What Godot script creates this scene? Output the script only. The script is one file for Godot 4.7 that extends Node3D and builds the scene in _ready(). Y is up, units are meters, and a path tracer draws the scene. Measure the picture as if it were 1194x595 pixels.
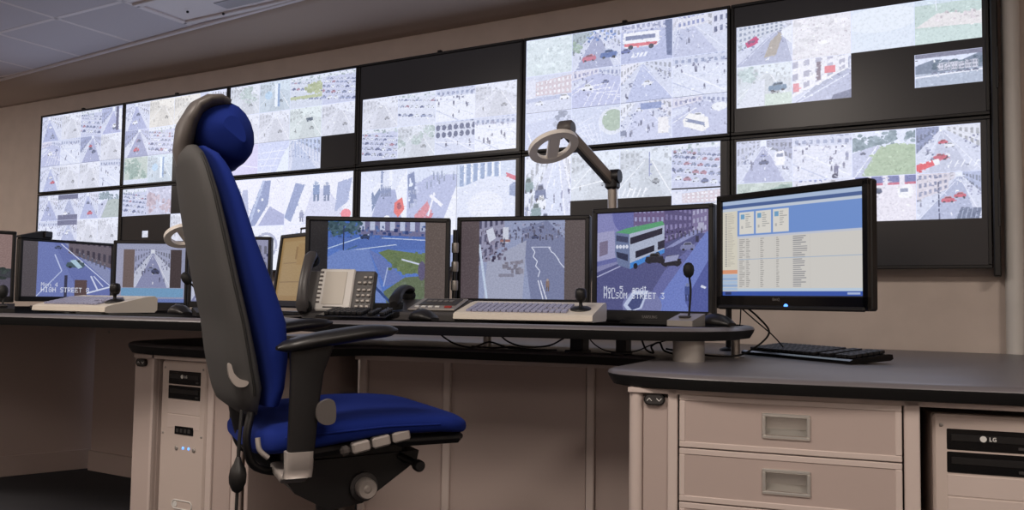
extends Node3D
# A CCTV control room: a wall of twelve displays, an operator console, a blue task chair.
# x runs along the display wall, z comes out of it towards the operator, y is up, metres.

var M := {}
var rng := RandomNumberGenerator.new()
var used := {}

# ------------------------------------------------------------------ flat pictures for the screens
class Pic:
	var im: Image
	var ox := 0.0
	var oy := 0.0
	var sx := 1.0
	var sy := 1.0
	var rng: RandomNumberGenerator
	func _init(w: int, h: int, base: Color, seed_value: int):
		im = Image.create_empty(w, h, false, Image.FORMAT_RGBA8)
		im.fill(base)
		sx = w
		sy = h
		rng = RandomNumberGenerator.new()
		rng.seed = seed_value
	func cell(x, y, w, h):
		ox = x * im.get_width()
		oy = y * im.get_height()
		sx = w * im.get_width()
		sy = h * im.get_height()
	func span(x0, x1, y, c):
		var a = int(max(round(x0), round(ox)))
		var b = int(min(round(x1), round(ox + sx)))
		if b > a and y >= int(round(oy)) and y < int(round(oy + sy)):
			im.fill_rect(Rect2i(a, y, b - a, 1), c)
	func rect(x, y, w, h, c):
		var x0 = int(max(round(ox + x * sx), round(ox)))
		var x1 = int(min(round(ox + (x + w) * sx), round(ox + sx)))
		var y0 = int(max(round(oy + y * sy), round(oy)))
		var y1 = int(min(round(oy + (y + h) * sy), round(oy + sy)))
		if x1 > x0 and y1 > y0:
			im.fill_rect(Rect2i(x0, y0, x1 - x0, y1 - y0), c)
	func poly(pts: Array, c: Color):
		var q := []
		var lo := 1e9
		var hi := -1e9
		for p in pts:
			var v = Vector2(ox + p[0] * sx, oy + p[1] * sy)
			q.append(v)
			lo = min(lo, v.y)
			hi = max(hi, v.y)
		lo = max(lo, oy)
		hi = min(hi, oy + sy)
		for y in range(int(floor(lo)), int(ceil(hi)) + 1):
			var xs := []
			var yy = y + 0.5
			for i in q.size():
				var a: Vector2 = q[i]
				var b: Vector2 = q[(i + 1) % q.size()]
				if (a.y <= yy and b.y > yy) or (b.y <= yy and a.y > yy):
					xs.append(a.x + (yy - a.y) / (b.y - a.y) * (b.x - a.x))
			xs.sort()
			for i in range(0, xs.size() - 1, 2):
				span(xs[i], xs[i + 1], y, c)
	func line(x0, y0, x1, y1, th, c):
		var a = Vector2(x0 * sx, y0 * sy)
		var b = Vector2(x1 * sx, y1 * sy)
		var n = (b - a).orthogonal().normalized() * th * sy * 0.5
		poly([[(a.x + n.x) / sx, (a.y + n.y) / sy], [(b.x + n.x) / sx, (b.y + n.y) / sy], [(b.x - n.x) / sx, (b.y - n.y) / sy], [(a.x - n.x) / sx, (a.y - n.y) / sy]], c)
	func ell(cx, cy, rx, ry, c):
		var pts := []
		for i in 18:
			pts.append([cx + rx * cos(TAU * i / 18.0), cy + ry * sin(TAU * i / 18.0)])
		poly(pts, c)
	func f(a, b):
		return rng.randf_range(a, b)
	func tone(c: Color, d: float):
		var k = rng.randf_range(-d, d)
		return Color(clampf(c.r + k, 0, 1), clampf(c.g + k, 0, 1), clampf(c.b + k, 0, 1))
	func speckle(x, y, w, h, n, c, d, smin, smax):
		for i in n:
			rect(x + f(0, w), y + f(0, h), f(smin, smax), f(smin, smax) * 1.2, tone(c, d))
	func clutter(n, d, lo, hi):
		# small uneven marks that take up the tone under them, so that flat fields read as photographed surfaces
		for i in n:
			var x = f(0, .98)
			var y = f(0, .98)
			var c = im.get_pixel(clampi(int(ox + x * sx), 0, im.get_width() - 1), clampi(int(oy + y * sy), 0, im.get_height() - 1))
			if rng.randf() < .6:
				rect(x, y, f(lo, hi) / sx, f(lo, hi) * .6 / sy, tone(c, d))
			else:
				line(x, y, x + f(-hi, hi) * 1.3 / sx, y + f(-hi, hi) / sy, f(1.5, 3.0) / sy, tone(c, d))
	func tree(x, y, r, c):
		for i in 16:
			var a = f(0, TAU)
			var q = sqrt(f(0, 1)) * r
			ell(x + cos(a) * q, y + sin(a) * q * 1.1, f(.15, .4) * r, f(.15, .4) * r, tone(c, .09))
	func facade(x0, yt0, yb0, x1, yt1, yb1, c, cols, rows, win):
		# a wall in perspective between two uprights, with rows of windows
		poly([[x0, yt0], [x1, yt1], [x1, yb1], [x0, yb0]], c)
		for i in cols:
			var u0 = (i + .25) / float(cols)
			var u1 = (i + .75) / float(cols)
			for j in rows:
				var v0 = (j + .2) / float(rows)
				var v1 = (j + .72) / float(rows)
				var xa = lerpf(x0, x1, u0)
				var xb = lerpf(x0, x1, u1)
				poly([[xa, lerpf(lerpf(yt0, yt1, u0), lerpf(yb0, yb1, u0), v0)], [xb, lerpf(lerpf(yt0, yt1, u1), lerpf(yb0, yb1, u1), v0)], [xb, lerpf(lerpf(yt0, yt1, u1), lerpf(yb0, yb1, u1), v1)], [xa, lerpf(lerpf(yt0, yt1, u0), lerpf(yb0, yb1, u0), v1)]], tone(win, .05))
	func car(x, y, w, c, d := 0.0):
		# seen from above and behind; w is its length in cell widths
		var h = w * .55
		poly([[x - w * .5, y], [x - w * .42, y - h * .45], [x + w * .45 + d, y - h * .5], [x + w * .5 + d, y - h * .05], [x + w * .4, y + h * .2], [x - w * .4, y + h * .22]], c)
		poly([[x - w * .3, y - h * .42], [x - w * .18, y - h * .82], [x + w * .22 + d, y - h * .85], [x + w * .33 + d, y - h * .46]], c.lightened(.25))
		poly([[x - w * .24, y - h * .46], [x - w * .15, y - h * .74], [x + w * .18 + d, y - h * .76], [x + w * .26 + d, y - h * .48]], c.darkened(.45))
		ell(x - w * .27, y + h * .17, w * .09, h * .14, Color(.12, .12, .16))
		ell(x + w * .29, y + h * .15, w * .09, h * .14, Color(.12, .12, .16))
	func man(x, y, h, c):
		h *= .8
		c = c.lightened(.16)
		rect(x - h * .12, y - h * .82, h * .24, h * .5, c)
		rect(x - h * .1, y - h * .36, h * .08, h * .36, c.darkened(.2))
		rect(x + h * .03, y - h * .36, h * .08, h * .36, c.darkened(.2))
		ell(x, y - h * .9, h * .08, h * .1, c.lightened(.3))

	# ---- kinds of camera picture
	func street(road := Color(.62, .65, .80), left := Color(.80, .82, .92), right := Color(.84, .85, .93), vx := .55, vy := .12, cars := 2, people := 3):
		rect(0, 0, 1, 1, Color(.90, .92, .98))
		facade(0, -.5, .75, vx - .05, vy - .1, vy + .06, tone(left, .04), 6, 4, left.darkened(.3))
		facade(1, -.5, .6, vx + .06, vy - .1, vy + .05, tone(right, .04), 6, 4, right.darkened(.34))
		poly([[vx - .05, vy + .05], [vx + .07, vy + .05], [1.1, .58], [1.1, 1.05], [-.1, 1.05], [-.1, .72]], Color(.80, .82, .91))
		poly([[vx - .02, vy + .05], [vx + .04, vy + .05], [f(.85, 1.05), 1.02], [f(-.05, .2), 1.02]], tone(road, .03))
		for i in 5:
			var t = pow((i + .3) / 5.0, 1.6)
			line(vx + (f(.5, .56) - vx) * t, vy + .05 + .95 * t, vx + (.53 - vx) * (t + .06), vy + .05 + .95 * (t + .07), .008 + .02 * t, Color(.95, .96, 1))
		line(vx + .03, vy + .1, 1.0, .96, .014, Color(.93, .94, 1))
		line(vx - .02, vy + .1, .05, .98, .014, Color(.9, .92, 1))
		speckle(0, .25, .3, .35, 14, Color(.45, .48, .62), .2, .012, .04)
		speckle(.72, .2, .28, .3, 14, Color(.45, .46, .6), .2, .012, .04)
		for i in cars:
			var t = f(.25, .85)
			car(vx + (f(.3, .75) - vx) * t, vy + .1 + .8 * t, .1 + .2 * t, [Color(.25, .28, .42), Color(.92, .93, .98), Color(.5, .53, .68), Color(.72, .25, .32)][rng.randi() % 4])
		for i in people:
			man(f(.05, .95), f(.35, .9), f(.1, .2), tone(Color(.25, .26, .4), .1))
	func junction(road := Color(.68, .70, .85), hatch := true):
		rect(0, 0, 1, 1, tone(road, .03))
		facade(-.05, -.1, .28, .55, -.1, .14, Color(.84, .83, .9), 7, 2, Color(.55, .55, .7))
		facade(.55, -.1, .14, 1.05, -.1, .3, Color(.8, .82, .92), 6, 2, Color(.52, .55, .7))
		poly([[-.1, .6], [.35, .3], [.2, .25], [-.1, .34]], Color(.82, .84, .93))
		if hatch:
			for i in 5:
				line(.25 + i * .15, .98, .5 + i * .13, .42, .018, Color(.95, .95, 1))
				line(.1 + i * .2, .5 + i * .07, .7 + i * .12, .42 + i * .12, .018, Color(.95, .95, 1))
		line(-.05, .68, .45, .3, .02, Color(.95, .96, 1))
		car(f(.3, .5), f(.5, .6), .26, Color(.93, .94, .98))
		car(f(.6, .8), f(.35, .45), .16, Color(.35, .38, .55))
		for i in 5:
			man(f(.02, .98), f(.25, .9), f(.08, .14), Color(.3, .3, .45))
		speckle(0, .05, 1, .25, 26, Color(.5, .52, .66), .2, .012, .045)
	func parking(n_rows := 4, ground := Color(.74, .76, .88)):
		rect(0, 0, 1, 1, ground)
		rect(0, 0, 1, .12, Color(.88, .9, .96))
		speckle(0, 0, 1, .16, 20, Color(.6, .66, .68), .15, .02, .06)
		for j in n_rows:
			var y = .24 + pow(j / float(n_rows), 1.25) * .8
			var w = .09 + .09 * j / float(n_rows)
			var x = f(-.05, .05)
			while x < 1.05:
				car(x, y + (x - .5) * .16, w, [Color(.3, .33, .5), Color(.9, .92, .97), Color(.5, .54, .7), Color(.62, .65, .78), Color(.8, .82, .9), Color(.42, .46, .6), Color(.62, .42, .5)][rng.randi() % 7])
				x += w * 1.12
			line(0, y - .02, 1, y + .1, .008, Color(.92, .93, 1))
	func plaza(c := Color(.86, .88, .96)):
		rect(0, 0, 1, 1, c)
		facade(-.1, -.3, .2, 1.1, -.25, .26, Color(.78, .80, .90), 10, 3, Color(.5, .54, .68))
		for i in 5:
			line(f(-.1, .3), f(.3, 1), f(.7, 1.1), f(.25, .9), .008, Color(.74, .77, .88))
		line(.2, .4, .98, .95, .03, Color(.95, .96, 1))
		line(.0, .62, .6, 1.0, .02, Color(.68, .71, .84))
		for i in 7:
			man(f(.05, .95), f(.35, .95), f(.12, .22), tone(Color(.22, .22, .35), .08))
		speckle(0, .1, 1, .2, 16, Color(.5, .5, .62), .2, .02, .05)
	func pale(c := Color(.90, .91, .97)):
		rect(0, 0, 1, 1, c)
		poly([[0, .5], [.5, .2], [1, .4], [1, 1], [0, 1]], c.darkened(.07))
		poly([[.3, 1], [.5, .25], [.62, .25], [.85, 1]], c.darkened(.13))
		facade(0, .05, .5, .4, .1, .3, c.darkened(.1), 4, 2, c.darkened(.26))
		speckle(0, 0, 1, .5, 36, c.darkened(.18), .08, .015, .07)
		line(.0, .8, .5, .25, .014, Color(.97, .98, 1))
		line(.62, .27, 1.0, .95, .018, Color(.98, .98, 1))
		man(.2, .8, .15, c.darkened(.6))
		car(.7, .7, .16, c.darkened(.35))
	func blur(c := Color(.86, .89, .95)):
		rect(0, 0, 1, 1, c)
		for i in 60:
			ell(f(0, 1), f(0, 1), f(.02, .1), f(.02, .08), tone(c, .09))
	func green(grass := Color(.62, .72, .58)):
		rect(0, 0, 1, 1, Color(.86, .89, .97))
		for i in 9:
			tree(f(0, 1), f(.12, .3), f(.08, .15), Color(.42, .50, .55))
		poly([[.3, .38], [.7, .3], [1.05, .36], [1.05, 1.05], [.05, 1.05]], grass)
		poly([[-.05, .5], [.35, .33], [.45, .34], [.12, 1.05], [-.05, 1.05]], Color(.72, .74, .86))
		line(.4, .35, .05, 1.0, .02, Color(.94, .95, 1))
		car(.18, .5, .1, Color(.28, .3, .42))
		for i in 18:
			ell(f(.35, 1), f(.45, 1), f(.05, .12), f(.02, .05), tone(grass, .035))
	func town():
		rect(0, 0, 1, 1, Color(.86, .89, .98))
		poly([[0, .35], [.3, .2], [.7, .3], [1, .1], [1, .6], [0, .6]], Color(.35, .40, .50))
		for i in 9:
			tree(f(0, 1), f(.3, .5), f(.06, .14), Color(.26, .33, .40))
		for i in 6:
			facade(.35 + i * .1, .3 + f(0, .08), .55, .44 + i * .1, .32, .55, Color(.78, .78, .84), 3, 2, Color(.4, .42, .5))
		poly([[0, .62], [1, .55], [1, 1], [0, 1]], Color(.62, .67, .76))
		line(0, .7, 1, .62, .05, Color(.93, .94, .99))
		for i in 6:
			car(.3 + i * .12, .62, .1, tone(Color(.4, .42, .55), .2))
	func big_bus(c := Color(.95, .95, .98), band := Color(.82, .36, .40), y := .34):
		rect(0, 0, 1, 1, Color(.66, .69, .84))
		facade(0, -.2, .16, 1, -.2, .2, Color(.82, .83, .92), 10, 2, Color(.55, .57, .7))
		speckle(0, 0, 1, .24, 30, Color(.5, .52, .68), .2, .015, .05)
		poly([[.04, y + .2], [.06, y - .14], [.75, y - .1], [.76, y + .22], [.7, y + .28], [.1, y + .25]], c)
		poly([[.1, y - .05], [.68, y - .02], [.68, y + .08], [.1, y + .06]], Color(.4, .43, .58))
		poly([[.05, y + .14], [.72, y + .18], [.7, y + .26], [.08, y + .22]], band)
		ell(.2, y + .25, .05, .06, Color(.12, .12, .16))
		ell(.6, y + .28, .05, .06, Color(.12, .12, .16))
		poly([[.86, -.1], [1.05, -.1], [1.05, .95], [.9, .9]], Color(.30, .34, .50))
		for i in 4:
			poly([[.2 + i * .08, .86], [.25 + i * .08, .86], [.3 + i * .08, .75], [.25 + i * .08, .75]], Color(.95, .96, 1))
		car(.1, .7, .2, Color(.28, .32, .55))
	func hall(red := true):
		rect(0, 0, 1, 1, Color(.86, .88, .96))
		poly([[.12, 1.02], [.42, .3], [.75, .3], [.98, 1.02]], Color(.58, .61, .78))
		poly([[-.02, -.02], [.42, .3], [.12, 1.02], [-.02, 1.02]], Color(.88, .90, .98))
		poly([[1.02, -.02], [.75, .3], [.98, 1.02], [1.02, 1.02]], Color(.93, .94, .99))
		rect(.44, -.02, .04, .34, Color(.45, .5, .66))
		rect(.62, -.02, .06, .3, Color(.94, .95, 1))
		poly([[.24, .34], [.4, .2], [.44, .34], [.26, .62]], Color(.38, .44, .6))
		poly([[.26, .28], [.4, .16], [.44, .24], [.3, .38]], Color(.92, .93, .98))
		for i in 5:
			man(.46 + i * .045, .4, .2, Color(.3, .36, .55))
		if red:
			poly([[.74, .5], [.9, .42], [.95, .6], [.82, .72], [.73, .64]], Color(.85, .32, .30))
			ell(.84, .55, .05, .05, Color(.55, .2, .24))
		ell(.58, .76, .09, .08, Color(.98, .98, 1))
		ell(.34, .9, .11, .08, Color(.98, .98, 1))
		rect(.57, .8, .02, .2, Color(.8, .82, .9))
	func concourse():
		rect(0, 0, 1, 1, Color(.83, .86, .95))
		poly([[0, .3], [.5, .12], [1.02, .14], [1.02, 1.02], [-.02, 1.02]], Color(.66, .69, .84))
		poly([[1.02, .25], [.62, 1.02], [1.02, 1.02]], Color(.93, .94, .99))
		poly([[.16, .7], [.42, .5], [.48, .6], [.22, .92]], Color(.80, .45, .50))
		poly([[.2, .92], [.5, .62], [.54, .7], [.28, 1.02]], Color(.78, .40, .47))
		line(.48, .42, .72, .58, .05, Color(.96, .96, 1))
		line(.44, .72, .56, .38, .03, Color(.93, .93, .98))
		poly([[0, .1], [.14, .05], [.2, .45], [.05, .6]], Color(.4, .45, .62))
		speckle(.02, .1, .18, .45, 16, Color(.75, .78, .9), .2, .02, .06)
		for i in 8:
			man(f(.3, .95), f(.18, .34), .16, Color(.42, .47, .62))
	func foyer():
		rect(0, 0, 1, 1, Color(.90, .92, .97))
		rect(0, 0, 1, .32, Color(.78, .82, .92))
		for i in 6:
			rect(.05 + i * .12, .02 - i * .015, .07, .3, Color(.50, .58, .74))
			rect(.12 + i * .12, .0, .03, .27, Color(.95, .96, 1))
		poly([[0, .36], [.5, .2], [1.02, .22], [1.02, 1.02], [-.02, 1.02]], Color(.86, .88, .96))
		ell(.5, .6, .3, .2, Color(.91, .92, .97))
		poly([[.84, .16], [1, .22], [1, .28], [.84, .22]], Color(.78, .32, .40))
		poly([[.9, .34], [1, .3], [1, .5], [.9, .48]], Color(.46, .52, .68))
		for i in 10:
			line(0, .4 + i * .07, 1, .34 + i * .08, .004, Color(.80, .83, .93))
	func gates(people := true):
		rect(0, 0, 1, 1, Color(.93, .93, .99))
		poly([[.1, 1.02], [.28, .22], [.36, .22], [.4, 1.02]], Color(.66, .69, .83))
		poly([[.34, 1.0], [.62, .05], [.76, .06], [.72, .55], [.5, 1.0]], Color(.46, .51, .70))
		poly([[.62, .05], [.66, .05], [.42, .98], [.37, .98]], Color(.66, .71, .86))
		poly([[.55, 1.02], [.75, .6], [1.02, .8], [1.02, 1.02]], Color(.60, .62, .79))
		ell(.62, .45, .02, .03, Color(.97, .98, 1))
		ell(.56, .68, .02, .03, Color(.97, .98, 1))
		if people:
			man(.2, .5, .4, Color(.35, .42, .62))
	func corridor():
		rect(0, 0, 1, 1, Color(.94, .94, .99))
		poly([[.25, 1.02], [.42, .3], [.62, .3], [1.02, 1.02]], Color(.82, .83, .93))
		poly([[0, .85], [.16, .15], [.3, .2], [.1, .95]], Color(.50, .55, .73))
		poly([[.78, .2], [.98, .12], [.92, .6], [.74, .78]], Color(.60, .64, .80))
		man(.47, .55, .5, Color(.30, .40, .62))
		man(.62, .56, .48, Color(.34, .40, .60))
		man(.26, .95, .3, Color(.40, .42, .58))
		ell(.9, .83, .07, .1, Color(.92, .45, .50))

func grain(w: int, h: int) -> Image:
	var n := FastNoiseLite.new()
	n.seed = 7
	n.noise_type = FastNoiseLite.TYPE_SIMPLEX
	n.frequency = .06
	n.fractal_octaves = 4
	n.fractal_gain = .75
	var src := n.get_image(w, h)
	src.convert(Image.FORMAT_L8)
	var d := src.get_data()
	var o := PackedByteArray()
	o.resize(d.size() * 2)
	for i in d.size():
		var v: int = d[i]
		o[i * 2] = 40 if v < 128 else 250
		o[i * 2 + 1] = mini(30, absi(v - 128) / 3)
	var im := Image.create_from_data(w, h, false, Image.FORMAT_LA8, o)
	im.convert(Image.FORMAT_RGBA8)
	return im

var grain_image: Image

func tex_of(p: Pic, grainy := true) -> ImageTexture:
	var im := p.im
	if grainy:
		p.cell(0, 0, 1, 1)
		p.clutter(1600, .05, 2.0, 7.0)
		im.blend_rect(grain_image, Rect2i(0, 0, im.get_width(), im.get_height()), Vector2i.ZERO)
	var w := im.get_width()
	var h := im.get_height()
	im.resize(int(w * .62), int(h * .62), Image.INTERPOLATE_BILINEAR)
	return ImageTexture.create_from_image(im)

const FONT := {
	"M": [17, 27, 21, 21, 17, 17, 17], "o": [0, 0, 14, 17, 17, 17, 14], "n": [0, 0, 30, 17, 17, 17, 17], "5": [31, 16, 30, 1, 1, 17, 14],
	"a": [0, 0, 14, 1, 15, 17, 15], "d": [1, 1, 15, 17, 17, 17, 15], "t": [8, 28, 8, 8, 8, 9, 6], "I": [14, 4, 4, 4, 4, 4, 14],
	"L": [16, 16, 16, 16, 16, 16, 31], "S": [15, 16, 16, 14, 1, 1, 30], "O": [14, 17, 17, 17, 17, 17, 14], "T": [31, 4, 4, 4, 4, 4, 4],
	"R": [30, 17, 17, 30, 20, 18, 17], "E": [31, 16, 16, 30, 16, 16, 31], "3": [31, 2, 4, 2, 1, 17, 14], "4": [2, 6, 10, 18, 31, 2, 2],
	"H": [17, 17, 17, 31, 17, 17, 17], "G": [14, 17, 16, 23, 17, 17, 14], "8": [14, 17, 17, 14, 17, 17, 14], "1": [4, 12, 4, 4, 4, 4, 14]}

func caption(p: Pic, text: String, x: float, y: float, px: float, c: Color):
	var u = px / p.sx
	var v = px * 1.15 / p.sy
	for i in text.length():
		var g = FONT.get(text[i], [])
		for r in g.size():
			for b in 5:
				if g[r] & (16 >> b):
					p.rect(x + (i * 6 + b) * u, y + r * v, u, v, c)

# ------------------------------------------------------------------ mesh building
func sx() -> SurfaceTool:
	var st := SurfaceTool.new()
	st.begin(Mesh.PRIMITIVE_TRIANGLES)
	return st

func face(st: SurfaceTool, pts: Array, outward: Vector3, smooth := false):
	st.set_smooth_group(0 if smooth else -1)
	var n := Vector3.ZERO
	for i in range(1, pts.size() - 1):
		n += (pts[i] - pts[0]).cross(pts[i + 1] - pts[0])
	var flip = n.dot(outward) > 0
	for i in range(1, pts.size() - 1):
		st.add_vertex(pts[0])
		if flip:
			st.add_vertex(pts[i + 1])
			st.add_vertex(pts[i])
		else:
			st.add_vertex(pts[i])
			st.add_vertex(pts[i + 1])

func bx(st: SurfaceTool, c: Vector3, s: Vector3, ch := .0, t := Transform3D.IDENTITY):
	# box with chamfered edges
	var h = s * .5
	ch = min(ch, min(h.x, min(h.y, h.z)) * .95)
	var P = func(sg: Vector3, ax: int) -> Vector3:
		var v = Vector3(sg.x * (h.x - (0.0 if ax == 0 else ch)), sg.y * (h.y - (0.0 if ax == 1 else ch)), sg.z * (h.z - (0.0 if ax == 2 else ch)))
		return t * (c + v)
	for ax in 3:
		for sg in [-1.0, 1.0]:
			var o := Vector3.ZERO
			o[ax] = sg
			var q := []
			for k in [[-1, -1], [1, -1], [1, 1], [-1, 1]]:
				var v := o
				v[(ax + 1) % 3] = k[0]
				v[(ax + 2) % 3] = k[1]
				q.append(P.call(v, ax))
			face(st, q, t.basis * o)
	if ch <= 0.0:
		return
	for ax in 3:
		var a := (ax + 1) % 3
		var b := (ax + 2) % 3
		for sa in [-1.0, 1.0]:
			for sb in [-1.0, 1.0]:
				var v0 := Vector3.ZERO
				v0[a] = sa
				v0[b] = sb
				var v1 := v0
				v0[ax] = -1
				v1[ax] = 1
				var o := v0 + v1
				face(st, [P.call(v0, a), P.call(v1, a), P.call(v1, b), P.call(v0, b)], t.basis * o)
	for i in 8:
		var v := Vector3(-1 if i & 1 else 1, -1 if i & 2 else 1, -1 if i & 4 else 1)
		face(st, [P.call(v, 0), P.call(v, 1), P.call(v, 2)], t.basis * v)

func loft(st: SurfaceTool, rings: Array, cap := true, t := Transform3D.IDENTITY):
	var cs := []
	for r in rings:
		var m := Vector3.ZERO
		for v in r:
			m += v
		cs.append(m / r.size())
	for i in rings.size() - 1:
		var a: Array = rings[i]
		var b: Array = rings[i + 1]
		var n := a.size()
		for k in n:
			var q := [t * a[k], t * a[(k + 1) % n], t * b[(k + 1) % n], t * b[k]]
			var mid = (q[0] + q[1] + q[2] + q[3]) * .25
			face(st, q, mid - t * ((cs[i] + cs[i + 1]) * .5), true)
	if cap:
		var l := rings.size() - 1
		for e in [[0, 1], [l, l - 1]]:
			var q := []
			for v in rings[e[0]]:
				q.append(t * v)
			face(st, q, t.basis * (cs[e[0]] - cs[e[1]]))

func tube(st: SurfaceTool, pts: Array, r, n := 10, t := Transform3D.IDENTITY):
	var rings := []
	var up := Vector3.UP
	for i in pts.size():
		var d: Vector3 = (pts[min(i + 1, pts.size() - 1)] - pts[max(i - 1, 0)]).normalized()
		if abs(d.dot(up)) > .95:
			up = Vector3.RIGHT if abs(d.x) < .8 else Vector3.BACK
		var a := d.cross(up).normalized()
		var b := a.cross(d).normalized()
		up = b
		var ring := []
		var rr: float = r[i] if r is Array else r
		for k in n:
			ring.append(pts[i] + (a * cos(TAU * k / n) + b * sin(TAU * k / n)) * rr)
		rings.append(ring)
	loft(st, rings, true, t)

func curve(pts: Array, per := 6) -> Array:
	var c := Curve3D.new()
	for i in pts.size():
		var tan: Vector3 = (pts[min(i + 1, pts.size() - 1)] - pts[max(i - 1, 0)]) / 6.0
		c.add_point(pts[i], -tan, tan)
	var o := []
	for i in pts.size() - 1:
		for k in per:
			o.append(c.sample(i, k / float(per)))
	o.append(pts[-1])
	return o

func lathe(st: SurfaceTool, prof: Array, n := 24, t := Transform3D.IDENTITY):
	# profile of [radius, y] from bottom to top
	for i in prof.size() - 1:
		var p0 = prof[i]
		var p1 = prof[i + 1]
		for k in n:
			var a = TAU * k / n
			var b = TAU * (k + 1) / n
			var q := [Vector3(p0[0] * cos(a), p0[1], p0[0] * sin(a)), Vector3(p0[0] * cos(b), p0[1], p0[0] * sin(b)), Vector3(p1[0] * cos(b), p1[1], p1[0] * sin(b)), Vector3(p1[0] * cos(a), p1[1], p1[0] * sin(a))]
			var nm := Vector3(cos((a + b) * .5) * (p1[1] - p0[1]), p0[0] - p1[0], sin((a + b) * .5) * (p1[1] - p0[1]))
			var w := []
			for v in q:
				if w.is_empty() or not w[-1].is_equal_approx(t * v):
					w.append(t * v)
			if w.size() > 2 and w[0].is_equal_approx(w[-1]):
				w.pop_back()
			if w.size() > 2:
				face(st, w, t.basis * nm, absf(p1[1] - p0[1]) > absf(p1[0] - p0[0]) * .3)
	for e in [[0, -1.0], [prof.size() - 1, 1.0]]:
		if prof[e[0]][0] > .0005:
			var q := []
			for k in n:
				q.append(t * Vector3(prof[e[0]][0] * cos(TAU * k / n), prof[e[0]][1], prof[e[0]][0] * sin(TAU * k / n)))
			face(st, q, t.basis * Vector3(0, e[1], 0))

func prism(st: SurfaceTool, poly: PackedVector2Array, z0: float, z1: float, t := Transform3D.IDENTITY, smooth := false):
	# outline in x, y; depth along z
	if Geometry2D.is_polygon_clockwise(poly):
		poly.reverse()
	var ix := Geometry2D.triangulate_polygon(poly)
	for i in range(0, ix.size(), 3):
		for z in [[z0, -1.0], [z1, 1.0]]:
			var q := []
			for k in 3:
				q.append(t * Vector3(poly[ix[i + k]].x, poly[ix[i + k]].y, z[0]))
			face(st, q, t.basis * Vector3(0, 0, z[1] * signf(z1 - z0)))
	for i in poly.size():
		var a := poly[i]
		var b := poly[(i + 1) % poly.size()]
		var nm := Vector3(b.y - a.y, a.x - b.x, 0)
		if not Geometry2D.is_polygon_clockwise(poly):
			pass
		face(st, [t * Vector3(a.x, a.y, z0), t * Vector3(b.x, b.y, z0), t * Vector3(b.x, b.y, z1), t * Vector3(a.x, a.y, z1)], t.basis * nm, smooth)

func smooth_poly(pts: Array, closed := true, per := 4) -> PackedVector2Array:
	var o := PackedVector2Array()
	var n := pts.size()
	for i in n:
		var p0: Vector2 = pts[(i - 1 + n) % n]
		var p1: Vector2 = pts[i]
		var p2: Vector2 = pts[(i + 1) % n]
		var p3: Vector2 = pts[(i + 2) % n]
		for k in per:
			o.append(p1.cubic_interpolate(p2, p0, p3, k / float(per)))
	return o

func round_poly(pts: Array, rad: Array, per := 6) -> PackedVector2Array:
	# polygon with corners rounded by the given radii
	var o := PackedVector2Array()
	var n := pts.size()
	for i in n:
		var p: Vector2 = pts[i]
		var a: Vector2 = (pts[(i - 1 + n) % n] - p)
		var b: Vector2 = (pts[(i + 1) % n] - p)
		var r: float = min(rad[i], min(a.length(), b.length()) * .48)
		if r <= .0:
			o.append(p)
			continue
		for k in per + 1:
			var s = k / float(per)
			o.append((p + a.normalized() * r).bezier_interpolate(p + a.normalized() * r * .45, p + b.normalized() * r * .45, p + b.normalized() * r, s))
	return o

func inset(poly: PackedVector2Array, d: float) -> PackedVector2Array:
	# moves every corner inwards along its own bisector (keeps the number of corners)
	var o := PackedVector2Array()
	var n := poly.size()
	var s := 1.0 if Geometry2D.is_polygon_clockwise(poly) else -1.0
	for i in n:
		var e0 := (poly[i] - poly[(i - 1 + n) % n]).normalized()
		var e1 := (poly[(i + 1) % n] - poly[i]).normalized()
		var m := (e0.orthogonal() + e1.orthogonal()) * .5
		var l = max(m.length_squared(), .35)
		o.append(poly[i] - m / l * d * s * -1.0)
	return o

func commit(st: SurfaceTool, called: String, mat: Material, parent: Node = null, where := Transform3D.IDENTITY) -> MeshInstance3D:
	st.generate_normals()
	var o := MeshInstance3D.new()
	o.mesh = st.commit()
	o.material_override = null
	o.mesh.surface_set_material(0, mat)
	o.transform = where
	return put(o, called, parent)

func put(o: Node3D, called: String, parent: Node = null):
	if parent == null:
		var n = used.get(called, 0)
		used[called] = n + 1
		o.name = called if n == 0 else "%s_%03d" % [called, n]
		add_child(o)
	else:
		o.name = called
		parent.add_child(o, true)
	return o

func thing(called: String, label: String, category: String, at := Vector3.ZERO, turn := 0.0, group := "") -> Node3D:
	var o := Node3D.new()
	put(o, called)
	o.position = at
	o.rotation.y = turn
	tag(o, label, category, group)
	return o

func tag(o, label: String, category: String, group := ""):
	o.set_meta("label", label)
	o.set_meta("category", category)
	if group != "":
		o.set_meta("group", group)
	return o

func struct(st: SurfaceTool, called: String, mat: Material, parent: Node = null, label := ""):
	var o = commit(st, called, mat, parent)
	if parent == null:
		o.set_meta("kind", "structure")
		if label != "":
			o.set_meta("label", label)
	return o

func one_box(called: String, mat: Material, parent, c: Vector3, s: Vector3, ch := .0, t := Transform3D.IDENTITY):
	var st := sx()
	bx(st, c, s, ch, t)
	return commit(st, called, mat, parent)

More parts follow.
